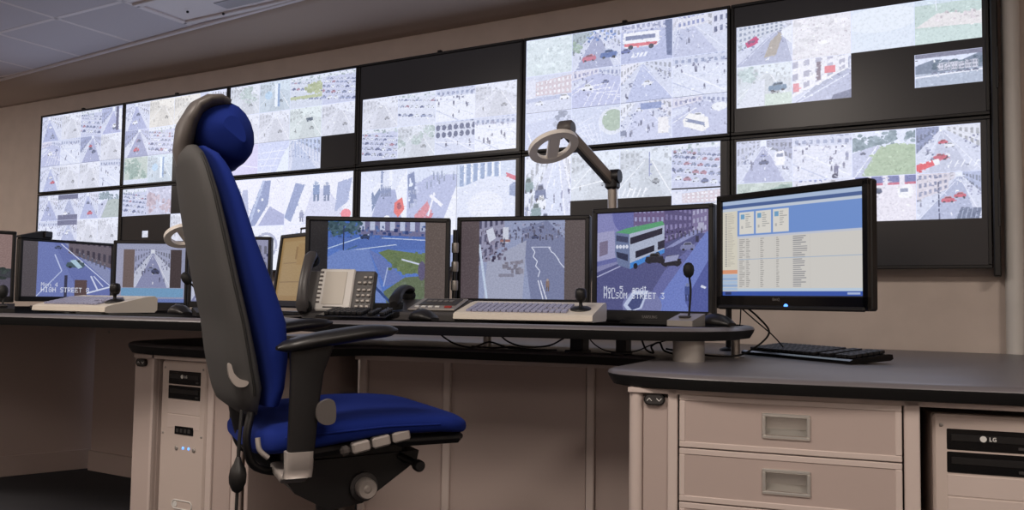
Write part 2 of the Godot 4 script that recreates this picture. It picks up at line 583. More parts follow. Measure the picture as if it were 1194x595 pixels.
func screen(parent: Node, called: String, w: float, h: float, at: Transform3D, mat: Material):
	var a := []
	a.resize(Mesh.ARRAY_MAX)
	a[Mesh.ARRAY_VERTEX] = PackedVector3Array([Vector3(-w / 2, h / 2, 0), Vector3(w / 2, h / 2, 0), Vector3(w / 2, -h / 2, 0), Vector3(-w / 2, -h / 2, 0)])
	a[Mesh.ARRAY_NORMAL] = PackedVector3Array([Vector3.BACK, Vector3.BACK, Vector3.BACK, Vector3.BACK])
	a[Mesh.ARRAY_TEX_UV] = PackedVector2Array([Vector2(0, 0), Vector2(1, 0), Vector2(1, 1), Vector2(0, 1)])
	a[Mesh.ARRAY_INDEX] = PackedInt32Array([0, 1, 2, 0, 2, 3])
	var m := ArrayMesh.new()
	m.add_surface_from_arrays(Mesh.PRIMITIVE_TRIANGLES, a)
	m.surface_set_material(0, mat)
	var o := MeshInstance3D.new()
	o.mesh = m
	o.transform = at
	return put(o, called, parent)

func text(parent: Node, called: String, words: String, size: float, mat: Material, at: Transform3D, bold := false):
	var f := SystemFont.new()
	f.font_names = PackedStringArray(["Droid Sans"])
	f.font_weight = 700 if bold else 400
	var m := TextMesh.new()
	m.text = words
	m.font = f
	m.font_size = 32
	m.pixel_size = size / 24.0
	m.depth = .0008
	m.material = mat
	var o := MeshInstance3D.new()
	o.mesh = m
	o.transform = at
	return put(o, called, parent)

# ------------------------------------------------------------------ materials
func mat(called: String, c: Color, rough: float, metal := 0.0, spec := .5) -> StandardMaterial3D:
	var m := StandardMaterial3D.new()
	m.resource_name = called
	m.albedo_color = c
	m.roughness = rough
	m.metallic = metal
	m.metallic_specular = spec
	M[called] = m
	return m

func noise_tex(freq: float, oct: int, a: Color, b: Color, sd := 1) -> NoiseTexture2D:
	var n := FastNoiseLite.new()
	n.seed = sd
	n.frequency = freq
	n.fractal_octaves = oct
	var t := NoiseTexture2D.new()
	t.width = 512
	t.height = 512
	t.seamless = true
	t.noise = n
	var g := Gradient.new()
	g.set_color(0, a)
	g.set_color(1, b)
	t.color_ramp = g
	return t

func texture_on(m: StandardMaterial3D, t: Texture2D, per_metre: float, bump := 0.0):
	m.uv1_triplanar = true
	m.uv1_scale = Vector3.ONE * per_metre
	if bump > 0.0:
		m.heightmap_enabled = true
		m.heightmap_texture = t
		m.heightmap_scale = bump
	else:
		m.albedo_texture = t

func glow(t: Texture2D, energy: float) -> StandardMaterial3D:
	var m := StandardMaterial3D.new()
	m.resource_name = "screen_picture"
	m.albedo_color = Color(.03, .03, .035)
	m.roughness = .3
	m.emission_enabled = true
	m.emission = Color.BLACK
	m.emission_texture = t
	m.emission_energy_multiplier = energy
	m.texture_repeat = false
	return m

func make_materials():
	mat("wall", Color(.85, .795, .755), .8)
	texture_on(M.wall, noise_tex(.02, 4, Color(.96, .96, .96), Color(1, 1, 1), 3), .6)
	mat("bulkhead", Color(.76, .70, .66), .85)
	mat("tile", Color(.85, .83, .86), .9)
	texture_on(M.tile, noise_tex(.12, 3, Color(.92, .92, .92), Color(1, 1, 1), 5), 3.0)
	mat("grid", Color(.90, .87, .88), .5)
	mat("carpet", Color(.26, .26, .28), .95)
	texture_on(M.carpet, noise_tex(.25, 3, Color(.45, .45, .5), Color(1, 1, 1), 8), 2.5)
	mat("black", Color(.055, .05, .055), .45)
	mat("gloss_black", Color(.03, .03, .035), .18)
	mat("edge", Color(.05, .047, .05), .62)
	mat("rubber", Color(.05, .05, .05), .7)
	mat("laminate", Color(.42, .405, .42), .36)
	texture_on(M.laminate, noise_tex(.2, 2, Color(.94, .94, .94), Color(1, 1, 1), 12), 4.0)
	mat("cabinet", Color(.735, .675, .65), .55)
	mat("cabinet_frame", Color(.79, .735, .71), .45)
	mat("drawer", Color(.72, .655, .63), .6)
	texture_on(M.drawer, noise_tex(.3, 2, Color(.95, .95, .95), Color(1, 1, 1), 15), 4.0)
	mat("beige", Color(.77, .715, .685), .45)
	mat("ivory", Color(.86, .83, .78), .42)
	mat("keytop", Color(.60, .61, .72), .4)
	mat("chrome", Color(.86, .85, .83), .33, .75)
	mat("alu", Color(.70, .68, .66), .36, .9)
	mat("silver", Color(.62, .60, .58), .45, .4)
	mat("lamp_white", Color(.95, .93, .90), .45)
	mat("key_black", Color(.13, .13, .14), .45)
	mat("dark_grey", Color(.20, .19, .19), .5)
	mat("mid_grey", Color(.34, .32, .31), .45)
	mat("chair_shell", Color(.275, .27, .268), .75)
	texture_on(M.chair_shell, noise_tex(.35, 2, Color(.82, .82, .82), Color(1, 1, 1), 21), 5.0)
	mat("chair_piping", Color(.10, .095, .09), .7)
	mat("blue", Color(.085, .17, .49), .9, 0.0, .3)
	M.blue.rim_enabled = true
	M.blue.rim = .35
	M.blue.rim_tint = .8
	texture_on(M.blue, noise_tex(.45, 2, Color(.78, .78, .8), Color(1, 1, 1), 23), 7.0)
	mat("arm_rubber", Color(.085, .08, .08), .42)
	mat("lever_silver", Color(.66, .63, .61), .4, .3)
	mat("phone_grey", Color(.27, .26, .26), .4)
	mat("phone_white", Color(.84, .83, .81), .4)
	mat("lcd", Color(.80, .78, .74), .25)
	mat("red", Color(.62, .12, .08), .5)
	mat("white_print", Color(.85, .85, .84), .5)
	mat("grey_print", Color(.45, .44, .43), .5)
	var led := mat("led_blue", Color(.3, .5, 1), .4)
	led.emission_enabled = true
	led.emission = Color(.35, .6, 1)
	led.emission_energy_multiplier = 2.0
	var lp := mat("lamp_panel", Color(.9, .9, .88), .5)
	lp.emission_enabled = true
	lp.emission = Color(1, .95, .9)
	lp.emission_energy_multiplier = 1.6
	mat("louvre", Color(.70, .69, .72), .3, .5)

# ------------------------------------------------------------------ display wall pictures
const OFF := Color(.09, .08, .085)

func wall_picture(col: int, row: int) -> ImageTexture:
	var p := Pic.new(840, 472, OFF, 100 + col * 10 + row)
	var cells := []   # x, y, w, h, kind and its settings
	var q := .25
	var t := 1 / 3.0
	match [col, row]:
		[0, 1]:
			for k in [[0, 0, "street"], [1, 0, "pale"], [2, 0, "parking"], [3, 0, "dark_post"], [0, 1, "junction"], [1, 1, "plaza"], [2, 1, "dark_street"], [3, 1, "pale"], [0, 2, "street"], [1, 2, "pale"], [2, 2, "pale"], [3, 2, "plaza"]]:
				cells.append([k[0] * q, k[1] * t, q, t, k[2]])
		[0, 0]:
			for k in [[0, 0, "street"], [1, 0, "letterbox"], [2, 0, "street"], [3, 0, "green_dim"], [0, 1, "plaza"], [1, 1, "letterbox"], [2, 1, "pale"], [3, 1, "pale"], [0, 2, "street"], [1, 2, "pale"], [2, 2, "plaza"], [3, 2, "street"]]:
				cells.append([k[0] * q, k[1] * t, q, t, k[2]])
		[1, 1]:
			for k in [[0, 0, "street"], [1, 0, "cream"], [2, 0, "cream"], [3, 0, "street"], [0, 1, "dark_street"], [1, 1, "parking"], [2, 1, "parking"], [3, 1, "street"], [0, 2, "hedge"], [1, 2, "post"]]:
				cells.append([k[0] * q, k[1] * t, q, t, k[2]])
		[1, 0]:
			for k in [[0, 0, "parking"], [1, 0, "haze_red"], [2, 1, "pale"], [3, 1, "pale"]]:
				cells.append([k[0] * q, k[1] * t, q, t, k[2]])
			cells.append([.22, .52, .06, .08, "pale"])
		[2, 1]:
			for k in [[0, 0, "hedge_pale"], [1, 0, "post"], [2, 0, "hedge_cars"], [3, 0, "parking"], [0, 1, "pale"], [1, 1, "pale"], [2, 1, "camera_blob"], [3, 1, "pale"], [0, 2, "lilac"], [1, 2, "box_lines"], [2, 2, "bollards"]]:
				cells.append([k[0] * q, k[1] * t, q, t, k[2]])
		[2, 0]:
			cells = [[0, 0, .48, .52, "gates"], [.48, 0, .52, .52, "corridor"], [0, .52, .48, .48, "emblem"], [.48, .52, .52, .48, "gates"]]
		[3, 1]:
			for k in [[0, 0, "pale"], [1, 0, "parking_pale"], [2, 0, "plaza_pale"], [3, 0, "pale"], [0, 1, "parking"], [1, 1, "hedge_pale"], [2, 1, "arches"], [3, 1, "plaza_pale"]]:
				cells.append([.02 + k[0] * .24, .34 + k[1] * .315, .24, .315, k[2]])
		[3, 0]:
			cells = [[0.02, .02, .31, .66, "hall"], [.33, .02, .31, .66, "concourse"], [.64, .02, .34, .66, "foyer"], [.02, .68, .31, .3, "pale"], [.33, .68, .31, .3, "white_desk"], [.64, .68, .34, .3, "pale"]]
		[4, 1]:
			for k in [[0, 0, "haze"], [1, 0, "street_red"], [2, 0, "bus"], [3, 0, "shops"], [0, 1, "terrace"], [1, 1, "junction"], [2, 1, "long_street"], [3, 1, "plaza"], [0, 2, "slope"], [1, 2, "roundabout"], [2, 2, "crowd"], [3, 2, "van"]]:
				cells.append([k[0] * q, k[1] * t, q, t, k[2]])
		[4, 0]:
			cells = [[.0, .0, .25, .98, "street_cars"], [.25, 0, .25, .42, "pale_road"], [.5, 0, .25, .42, "lamp_road"], [.75, 0, .22, .36, "parking"], [.75, .37, .22, .2, "terrace"], [.75, .57, .22, .3, "street"]]
		[5, 1]:
			cells = [[.01, .16, .245, .32, "bus_hedge"], [.255, .16, .245, .32, "noise"], [.5, .16, .245, .32, "sky"], [.745, .16, .245, .32, "pitch"], [.01, .48, .245, .33, "tree_road"], [.255, .48, .245, .33, "shops_red"], [.745, .55, .245, .24, "town"]]
		[5, 0]:
			cells = [[.01, .02, .245, .33, "street_van"], [.255, .02, .245, .33, "moto"], [.5, .02, .245, .33, "green"], [.745, .02, .235, .33, "barrier"], [.01, .35, .245, .33, "hedge"], [.255, .35, .245, .33, "shops"], [.5, .35, .245, .33, "yard"], [.745, .35, .235, .33, "terrace_lamp"]]
	for c in cells:
		p.cell(c[0], c[1], c[2], c[3])
		camera_picture(p, c[4])
		if not c[4] in ["sky", "lilac"]:
			p.clutter(int(240 * c[2] * c[3] / .083), .12, 2.0, 10.0)
	# high-key camera pictures on an otherwise dark panel
	var lit := p.im
	lit.blend_rect(grain_image, Rect2i(0, 0, 840, 472), Vector2i.ZERO)
	lit.adjust_bcs(1.19, .68, 1.05)
	var veil := Image.create_empty(840, 472, false, Image.FORMAT_RGBA8)
	veil.fill(Color(.84, .88, 1, .16))
	lit.blend_rect(veil, Rect2i(0, 0, 840, 472), Vector2i.ZERO)
	lit.resize(420, 236, Image.INTERPOLATE_BILINEAR)
	lit.resize(840, 472, Image.INTERPOLATE_CUBIC)
	p.im = Image.create_empty(840, 472, false, Image.FORMAT_RGBA8)
	p.im.fill(OFF)
	for c in cells:
		var r := Rect2i(int(round(c[0] * 840)), int(round(c[1] * 472)), int(round(c[2] * 840)), int(round(c[3] * 472)))
		p.im.blit_rect(lit, r, r.position)
	# thin pale lines where the pictures meet
	for c in cells:
		p.cell(0, 0, 1, 1)
		p.rect(c[0], c[1], .0022, c[3], Color(.84, .87, .98))
		p.rect(c[0], c[1], c[2], .004, Color(.84, .87, .98))
	return ImageTexture.create_from_image(p.im)

func camera_picture(p: Pic, kind: String):
	var D := Color(.45, .48, .68)
	match kind:
		"street": p.street(Color(.62, .65, .82), Color(.80, .82, .93), Color(.86, .87, .95), p.f(.35, .65), p.f(.02, .15))
		"dark_street": p.street(Color(.56, .58, .74), Color(.55, .58, .75), Color(.72, .74, .88), .6, .05, 3, 2)
		"long_street": p.street(Color(.66, .69, .84), Color(.86, .86, .92), Color(.82, .84, .93), .42, .02, 1, 2)
		"street_van":
			p.street(Color(.64, .66, .80), Color(.78, .80, .90), Color(.62, .64, .76), .48, .1, 1, 5)
			p.poly([[.68, .5], [.7, .3], [.85, .28], [.88, .52], [.86, .62], [.7, .62]], Color(.96, .96, .99))
			p.rect(.72, .34, .12, .08, Color(.45, .48, .6))
			p.car(.48, .38, .12, D)
		"street_cars":
			p.street(Color(.80, .83, .93), Color(.86, .88, .95), Color(.9, .91, .97), .7, -.1, 0, 2)
			for i in 7:
				p.car(p.f(.05, .6), .3 + i * .08, p.f(.2, .3), [Color(.4, .5, .52), Color(.3, .34, .5), Color(.92, .93, .97)][i % 3])
		"street_red":
			p.street(Color(.60, .62, .76), Color(.62, .68, .72), Color(.80, .82, .92), .5, .02, 0, 2)
			p.car(.36, .75, .3, Color(.70, .34, .42))
			p.car(.76, .72, .36, Color(.25, .33, .58))
			p.speckle(.3, .0, .6, .25, 26, Color(.32, .42, .68), .2, .02, .06)
			p.tree(.06, .4, .14, Color(.55, .64, .58))
		"street_pale": p.street(Color(.82, .84, .93))
		"shops":
			p.street(Color(.70, .72, .84), Color(.84, .84, .91), Color(.88, .88, .94), .2, -.05, 0, 3)
			p.facade(.1, -.1, .32, .6, -.1, .26, Color(.86, .86, .92), 6, 2, D)
			p.facade(.74, -.2, .6, 1.05, -.2, .5, Color(.82, .83, .91), 3, 3, Color(.3, .32, .45))
		"shops_red":
			p.street(Color(.60, .62, .73), Color(.90, .90, .95), Color(.92, .90, .94), .95, .0, 0, 0)
			p.facade(-.05, .0, .9, .95, -.1, .32, Color(.93, .93, .97), 5, 3, Color(.66, .66, .75))
			p.rect(.42, .1, .07, .42, Color(.42, .36, .42))
			p.rect(.56, .22, .18, .16, Color(.85, .40, .45))
			p.rect(.02, .55, .1, .2, Color(.85, .5, .55))
			p.poly([[.0, 1.02], [.98, .35], [1.02, .4], [1.02, 1.02]], Color(.66, .68, .80))
			p.poly([[.66, 1.02], [.7, .9], [1.02, .8], [1.02, 1.02]], Color(.34, .36, .48))
			p.line(.1, 1.0, 1.0, .42, .03, Color(.85, .87, .95))
		"junction": p.junction()
		"parking": p.parking(5)
		"parking_pale": p.parking(3, Color(.84, .86, .94))
		"plaza": p.plaza()
		"plaza_pale": p.plaza(Color(.92, .93, .98))
		"pale": p.pale()
		"pale_road":
			p.pale(Color(.87, .90, .95))
			p.line(0, .75, 1, .55, .02, Color(.97, .98, 1))
		"lamp_road":
			p.pale(Color(.85, .88, .93))
			p.line(.58, .1, .58, .62, .02, D)
			for i in 5:
				p.line(.05 + i * .1, .98, .12 + i * .1, .8, .03, Color(.96, .97, 1))
		"cream":
			p.pale(Color(.93, .91, .88))
		"dark_post":
			p.street(Color(.6, .62, .8), Color(.62, .65, .82), Color(.7, .73, .88))
			p.rect(.68, .0, .12, .9, Color(.22, .22, .34))
			p.rect(.82, .1, .12, .8, Color(.95, .96, 1))
		"letterbox":
			p.street(Color(.62, .65, .80))
			p.rect(0, 0, 1, .2, Color(.26, .27, .40))
			p.rect(0, .8, 1, .2, Color(.26, .27, .40))
		"green_dim": p.green(Color(.62, .67, .66))
		"green": p.green(Color(.60, .69, .56))
		"hedge":
			p.blur(Color(.70, .75, .72))
			for i in 8:
				p.tree(p.f(0, 1), p.f(.2, .7), .16, Color(.50, .60, .56))
			p.rect(0, .82, 1, .2, Color(.82, .85, .93))
		"hedge_pale":
			p.pale(Color(.88, .90, .95))
			for i in 5:
				p.tree(p.f(0, 1), p.f(.15, .5), .14, Color(.68, .74, .74))
		"hedge_cars":
			p.parking(3, Color(.80, .83, .90))
			for i in 5:
				p.tree(p.f(.4, 1), p.f(.3, .55), .16, Color(.62, .66, .48))
			p.rect(0, .62, 1, .1, Color(.66, .70, .52))
		"post":
			p.pale(Color(.80, .86, .92))
			p.rect(.5, .1, .12, .75, Color(.92, .95, 1))
			p.rect(.6, .1, .06, .75, Color(.45, .56, .74))
			p.ell(.3, .45, .12, .14, Color(.68, .80, .92))
		"haze": p.blur(Color(.84, .89, .91))
		"haze_red":
			p.blur(Color(.74, .74, .84))
			for i in 6:
				p.tree(p.f(0, 1), p.f(.4, .8), .2, Color(.70, .62, .68))
		"noise":
			p.blur(Color(.92, .91, .94))
			p.speckle(0, 0, 1, 1, 160, Color(.86, .83, .87), .1, .01, .03)
		"sky": 
			p.rect(0, 0, 1, 1, Color(.86, .90, .96))
			p.ell(.5, .3, .6, .3, Color(.90, .93, .97))
		"pitch":
			p.rect(0, 0, 1, 1, Color(.72, .80, .78))
			p.rect(0, 0, 1, .12, Color(.80, .86, .92))
			p.poly([[.02, .62], [.35, .34], [1, .4], [1, .68]], Color(.90, .88, .88))
			p.line(.33, -.05, .34, .28, .02, Color(.93, .95, 1))
			p.speckle(.3, .3, .6, .25, 20, Color(.82, .78, .80), .1, .02, .05)
			p.rect(0, .68, 1, .32, Color(.76, .84, .82))
		"camera_blob":
			p.pale(Color(.88, .92, .93))
			p.poly([[.52, .36], [.72, .34], [.74, .44], [.56, .48]], Color(.2, .24, .3))
		"town":
			p.town()
			p.rect(0, 0, 1, .14, Color(.36, .36, .46))
		"lilac":
			p.rect(0, 0, 1, 1, Color(.80, .78, .93))
			p.line(0, .6, 1, .8, .03, Color(.92, .92, 1))
		"box_lines":
			p.rect(0, 0, 1, 1, Color(.78, .81, .95))
			for i in 4:
				p.line(-.1, .35 + i * .2, 1, .3 + i * .25, .02, Color(.95, .96, 1))
				p.line(.1 + i * .3, 1, .5 + i * .25, .2, .02, Color(.95, .96, 1))
			p.poly([[.6, 1.02], [.9, .3], [1.02, .2], [1.02, 1.02]], Color(.90, .93, .98))
		"bollards":
			p.street(Color(.70, .74, .86), Color(.84, .87, .95), Color(.72, .77, .90), .2, .0, 0, 2)
			for i in 9:
				p.line(.1 + i * .1, .05, .12 + i * .1, .55 + i * .03, .02, Color(.50, .57, .75))
		"emblem":
			p.rect(0, 0, 1, 1, Color(.93, .94, .99))
			p.ell(.7, .45, .2, .3, Color(.62, .64, .76))
			p.ell(.7, .45, .16, .24, Color(.94, .95, 1))
			p.line(.45, .5, .58, .85, .05, Color(.62, .64, .76))
			p.rect(0, 0, .2, 1, Color(.80, .85, .95))
		"gates": p.gates()
		"corridor": p.corridor()
		"hall": p.hall()
		"concourse": p.concourse()
		"foyer": p.foyer()
		"white_desk":
			p.rect(0, 0, 1, 1, Color(.50, .56, .74))
			p.rect(.1, .1, .5, .6, Color(.95, .96, 1))
		"arches":
			p.plaza(Color(.82, .84, .93))
			for j in 2:
				p.rect(0, .05 + j * .22, 1, .2, Color(.80, .82, .9))
				for i in 7:
					p.ell(.08 + i * .15, .18 + j * .22, .055, .09, Color(.28, .30, .42))
			p.line(0, .6, 1, .75, .03, Color(.93, .94, 1))
		"bus": p.big_bus()
		"van": 
			p.junction(Color(.72, .74, .87), false)
			p.poly([[.2, .58], [.32, .42], [.66, .56], [.68, .8], [.56, .9], [.22, .74]], Color(.96, .95, .95))
			p.poly([[.26, .54], [.6, .68], [.6, .76], [.25, .62]], Color(.42, .46, .6))
			p.ell(.86, .32, .14, .1, Color(.93, .94, .97))
		"terrace":
			p.rect(0, 0, 1, 1, Color(.80, .82, .91))
			p.facade(.22, .18, .55, 1.05, .06, .56, Color(.80, .74, .78), 9, 3, Color(.93, .93, .97))
			p.rect(0, .1, .22, .5, Color(.86, .87, .94))
			p.line(0, .66, 1, .62, .1, Color(.68, .71, .84))
			p.car(.3, .78, .2, Color(.92, .93, .98))
			p.car(.85, .68, .22, Color(.95, .95, .98))
		"terrace_lamp":
			p.street(Color(.64, .67, .80), Color(.80, .78, .84), Color(.62, .66, .80), .66, .06, 2, 3)
			p.facade(-.05, .0, .6, .5, .02, .36, Color(.82, .79, .84), 7, 3, Color(.45, .47, .6))
			p.line(.35, .2, .36, 1.0, .025, Color(.16, .18, .3))
			p.poly([[.6, 1.0], [.7, .75], [1, .78], [.96, 1.0]], Color(.30, .34, .46))
			for i in 5:
				p.line(.66 + i * .07, .78, .62 + i * .07, 1.0, .015, Color(.62, .66, .78))
		"slope":
			p.rect(0, 0, 1, 1, Color(.80, .83, .93))
			p.poly([[0, .3], [.8, .15], [1, .6], [.2, 1.02], [0, 1.02]], Color(.74, .77, .89))
			p.tree(.82, .25, .2, Color(.55, .58, .68))
			p.line(.05, .5, .2, 1, .03, Color(.95, .96, 1))
		"roundabout":
			p.rect(0, 0, 1, 1, Color(.78, .81, .91))
			p.ell(.85, .42, .22, .3, Color(.66, .72, .66))
			p.ell(.85, .42, .28, .36, Color(.86, .88, .94))
			p.ell(.86, .4, .22, .28, Color(.60, .68, .60))
			for i in 5:
				p.line(.1 + i * .12, .3 + i * .05, .4 + i * .06, .95, .015, Color(.92, .93, 1))
				p.line(.0, .5 + i * .1, .5, .25 + i * .16, .015, Color(.92, .93, 1))
		"crowd":
			p.street(Color(.74, .76, .88), Color(.88, .89, .95), Color(.85, .85, .92), .4, -.1, 1, 14)
			p.rect(.4, .05, .4, .16, Color(.46, .52, .72))
			p.rect(.74, .45, .2, .4, Color(.93, .92, .94))
			p.rect(.0, .7, .12, .14, Color(.4, .43, .55))
		"bus_hedge":
			p.street(Color(.68, .70, .82), Color(.78, .82, .90), Color(.85, .86, .93), .82, .05, 0, 0)
			p.facade(-.05, .0, .45, .85, -.02, .2, Color(.80, .82, .88), 11, 3, Color(.46, .5, .6))
			p.poly([[.16, .42], [.36, .28], [.4, .36], [.38, .48], [.2, .55]], Color(.72, .18, .36))
			p.rect(.2, .38, .14, .05, Color(.4, .2, .35))
			p.poly([[.5, .85], [.62, .45], [.8, .25], [.82, .4], [.72, .8]], Color(.62, .58, .54))
			p.poly([[.8, .22], [1.02, .1], [1.02, .6], [.84, .38]], Color(.92, .93, .97))
		"tree_road":
			p.pale(Color(.88, .91, .95))
			for i in 4:
				p.tree(p.f(0, .3), p.f(.1, .3), .14, Color(.72, .79, .80))
			p.poly([[.0, 1.02], [.3, .4], [.52, .35], [.5, 1.02]], Color(.84, .86, .92))
			p.car(.74, .62, .34, Color(.34, .44, .56))
			p.rect(.52, .72, .48, .3, Color(.78, .84, .80))
		"moto":
			p.plaza(Color(.87, .88, .95))
			p.man(.74, .95, .36, Color(.22, .22, .38))
			p.ell(.72, .95, .05, .06, Color(.15, .15, .25))
			p.man(.92, .6, .26, Color(.4, .42, .58))
		"barrier":
			p.street(Color(.70, .72, .82), Color(.46, .50, .66), Color(.88, .89, .94), .42, .05, 3, 4)
			p.poly([[.0, .82], [.26, .72], [.3, .84], [.02, .96]], Color(.82, .22, .26))
			p.poly([[.26, .72], [.36, .7], [.38, .82], [.3, .84]], Color(.95, .95, .97))
			for i in 5:
				p.line(.5 + i * .1, .9, .56 + i * .1, .76, .02, Color(.96, .97, 1))
		"yard":
			p.rect(0, 0, 1, 1, Color(.90, .88, .93))
			for i in 4:
				p.rect(.05 + i * .26, .0, .18, .18, Color(.34, .36, .58))
				p.rect(.05 + i * .26, .16, .18, .05, Color(.72, .32, .42))
			p.car(.36, .36, .24, Color(.22, .25, .36))
			p.poly([[.7, .3], [.9, .2], [.98, .36], [.92, .52], [.74, .5]], Color(.96, .96, .98))
			p.rect(.76, .3, .12, .08, Color(.5, .53, .65))
			p.rect(.0, .78, .06, .18, Color(.85, .25, .22))

func desk_picture(which: String) -> ImageTexture:
	var p := Pic.new(800, 500, Color(.25, .22, .22), 7)
	match which:
		"bus":
			p = Pic.new(800, 640, Color(.42, .44, .68), 31)
			p.rect(0, 0, 1, .3, Color(.55, .56, .78))
			p.ell(.28, .0, .14, .22, Color(.42, .44, .70))
			p.facade(.34, -.05, .28, .62, -.05, .32, Color(.44, .38, .56), 7, 4, Color(.62, .62, .80))
			p.facade(.62, -.1, .34, .86, .0, .24, Color(.36, .33, .52), 6, 4, Color(.55, .52, .72))
			p.facade(.86, .0, .24, 1.02, -.05, .22, Color(.52, .48, .66), 5, 3, Color(.72, .72, .86))
			p.speckle(.5, .16, .4, .16, 60, Color(.28, .26, .42), .2, .006, .02)
			p.poly([[0, .2], [.16, .18], [.18, .46], [0, .5]], Color(.66, .66, .82))
			p.poly([[.02, .3], [.1, .28], [.1, .42], [.02, .45]], Color(.5, .46, .58))
			p.poly([[.0, .55], [.2, .5], [.2, .56], [0, .62]], Color(.55, .56, .74))
			p.poly([[-.02, .62], [.3, .48], [.86, .22], [.98, .24], [.62, .6], [.4, 1.02], [-.02, 1.02]], Color(.34, .35, .55))
			p.poly([[.62, .38], [.88, .2], [.94, .22], [.7, .36]], Color(.58, .60, .80))
			p.poly([[.98, .22], [1.02, .22], [1.02, 1.02], [.48, 1.02], [.74, .6]], Color(.46, .53, .82))
			p.poly([[.8, .9], [1.02, .45], [1.02, 1.02], [.85, 1.02]], Color(.33, .38, .66))
			p.line(0, .66, .22, .55, .012, Color(.72, .73, .88))
			# double-decker
			p.poly([[.17, .2], [.3, .22], [.31, .58], [.2, .54], [.17, .42]], Color(.44, .50, .66))
			p.poly([[.3, .22], [.62, .14], [.62, .4], [.31, .58]], Color(.72, .76, .86))
			p.poly([[.17, .2], [.28, .16], [.6, .1], [.62, .14], [.3, .22]], Color(.36, .66, .48))
			p.poly([[.31, .26], [.6, .17], [.6, .23], [.31, .33]], Color(.14, .14, .22))
			p.poly([[.36, .4], [.53, .34], [.53, .4], [.36, .47]], Color(.12, .12, .2))
			p.poly([[.56, .31], [.62, .29], [.62, .37], [.56, .39]], Color(.16, .16, .25))
			p.poly([[.31, .52], [.62, .38], [.62, .42], [.31, .58]], Color(.28, .55, .88))
			p.poly([[.18, .23], [.29, .25], [.29, .31], [.18, .29]], Color(.24, .27, .4))
			p.poly([[.18, .4], [.29, .43], [.29, .5], [.19, .46]], Color(.18, .2, .32))
			for i in 4:
				p.ell(.19 + i * .03, .35, .014, .02, Color(.88, .9, .98))
			p.ell(.36, .55, .02, .03, Color(.1, .1, .15))
			p.ell(.56, .44, .02, .03, Color(.1, .1, .15))
			p.car(.53, .5, .17, Color(.14, .13, .18))
			p.car(.68, .53, .18, Color(.12, .11, .16))
			p.poly([[.63, .46], [.75, .44], [.73, .5], [.62, .52]], Color(.62, .64, .8))
			p.car(.82, .38, .13, Color(.52, .54, .72))
			p.rect(.91, .13, .05, .08, Color(.72, .72, .84))
			p.rect(.89, .26, .025, .06, Color(.2, .2, .32))
			for i in 9:
				p.man(.66 + i * .035, .3 - i * .008, .07, Color(.2, .2, .34))
			p.man(.82, .9, .22, Color(.12, .2, .5))
			p.ell(.42, .95, .18, .16, Color(.50, .52, .72))
			p.poly([[.25, .95], [.34, .8], [.48, .8], [.42, .98], [.3, 1.02]], Color(.78, .82, .95))
			p.poly([[.29, .95], [.36, .84], [.45, .84], [.4, .97], [.33, 1.0]], Color(.28, .32, .52))
			p.poly([[.94, .74], [.98, .76], [.97, .78], [.93, .76]], Color(.9, .92, 1))
			caption(p, "Mon 5  andt", .065, .755, 5.0, Color(.92, .94, 1))
			caption(p, "MILSOM STREET 3", .065, .82, 5.0, Color(.92, .94, 1))
		"zigzag":
			p.cell(0, 0, .16, 1)
			p.rect(0, 0, 1, 1, Color(.36, .31, .33))
			p.cell(.84, 0, .16, 1)
			p.rect(0, 0, 1, 1, Color(.37, .33, .34))
			p.cell(.15, 0, .69, 1)
			p.rect(0, 0, 1, 1, Color(.62, .66, .80))
			p.poly([[.5, .1], [.8, .0], [1.02, .25], [1.02, 1.02], [.62, 1.02]], Color(.50, .53, .68))
			p.poly([[.1, .5], [.56, .25], [.52, 1.02], [.06, 1.02]], Color(.68, .70, .80))
			p.facade(-.02, -.05, .6, .3, -.05, .3, Color(.62, .62, .74), 5, 3, Color(.34, .34, .46))
			p.speckle(.02, .1, .3, .4, 80, Color(.42, .40, .50), .2, .01, .04)
			p.speckle(.3, .02, .7, .2, 90, Color(.45, .46, .58), .22, .008, .03)
			p.poly([[.08, .12], [.16, .08], [.2, .22], [.12, .28]], Color(.86, .88, .96))
			p.rect(.28, .08, .07, .2, Color(.86, .88, .95))
			p.rect(.25, .24, .12, .03, Color(.62, .45, .45))
			p.car(.66, .22, .09, Color(.3, .33, .48))
			for i in 10:
				p.man(.3 + i * .07, p.f(.18, .3), .1, Color(.28, .28, .4))
			p.speckle(.28, .5, .22, .12, 14, Color(.56, .55, .62), .06, .02, .07)
			p.rect(.24, .68, .18, .04, Color(.56, .56, .64))
			var zz := [[.62, .34], [.66, .4], [.64, .46], [.69, .52], [.67, .58], [.72, .64], [.7, .72]]
			for i in zz.size() - 1:
				p.line(zz[i][0], zz[i][1], zz[i + 1][0], zz[i + 1][1], .012, Color(.9, .92, 1))
			var z2 := [[.82, .34], [.85, .4], [.88, .42], [.92, .48], [.95, .54], [1.0, .6]]
			for i in z2.size() - 1:
				p.line(z2[i][0], z2[i][1], z2[i + 1][0], z2[i + 1][1], .012, Color(.9, .92, 1))
			p.line(.62, .34, .84, .34, .01, Color(.86, .88, .98))
			p.line(.7, .76, .76, 1.0, .014, Color(.92, .93, 1))
			p.line(.73, .76, .8, 1.0, .014, Color(.92, .93, 1))
			p.man(.81, .9, .2, Color(.46, .36, .34))
			p.line(0, .3, .1, 1, .03, Color(.82, .88, .98))
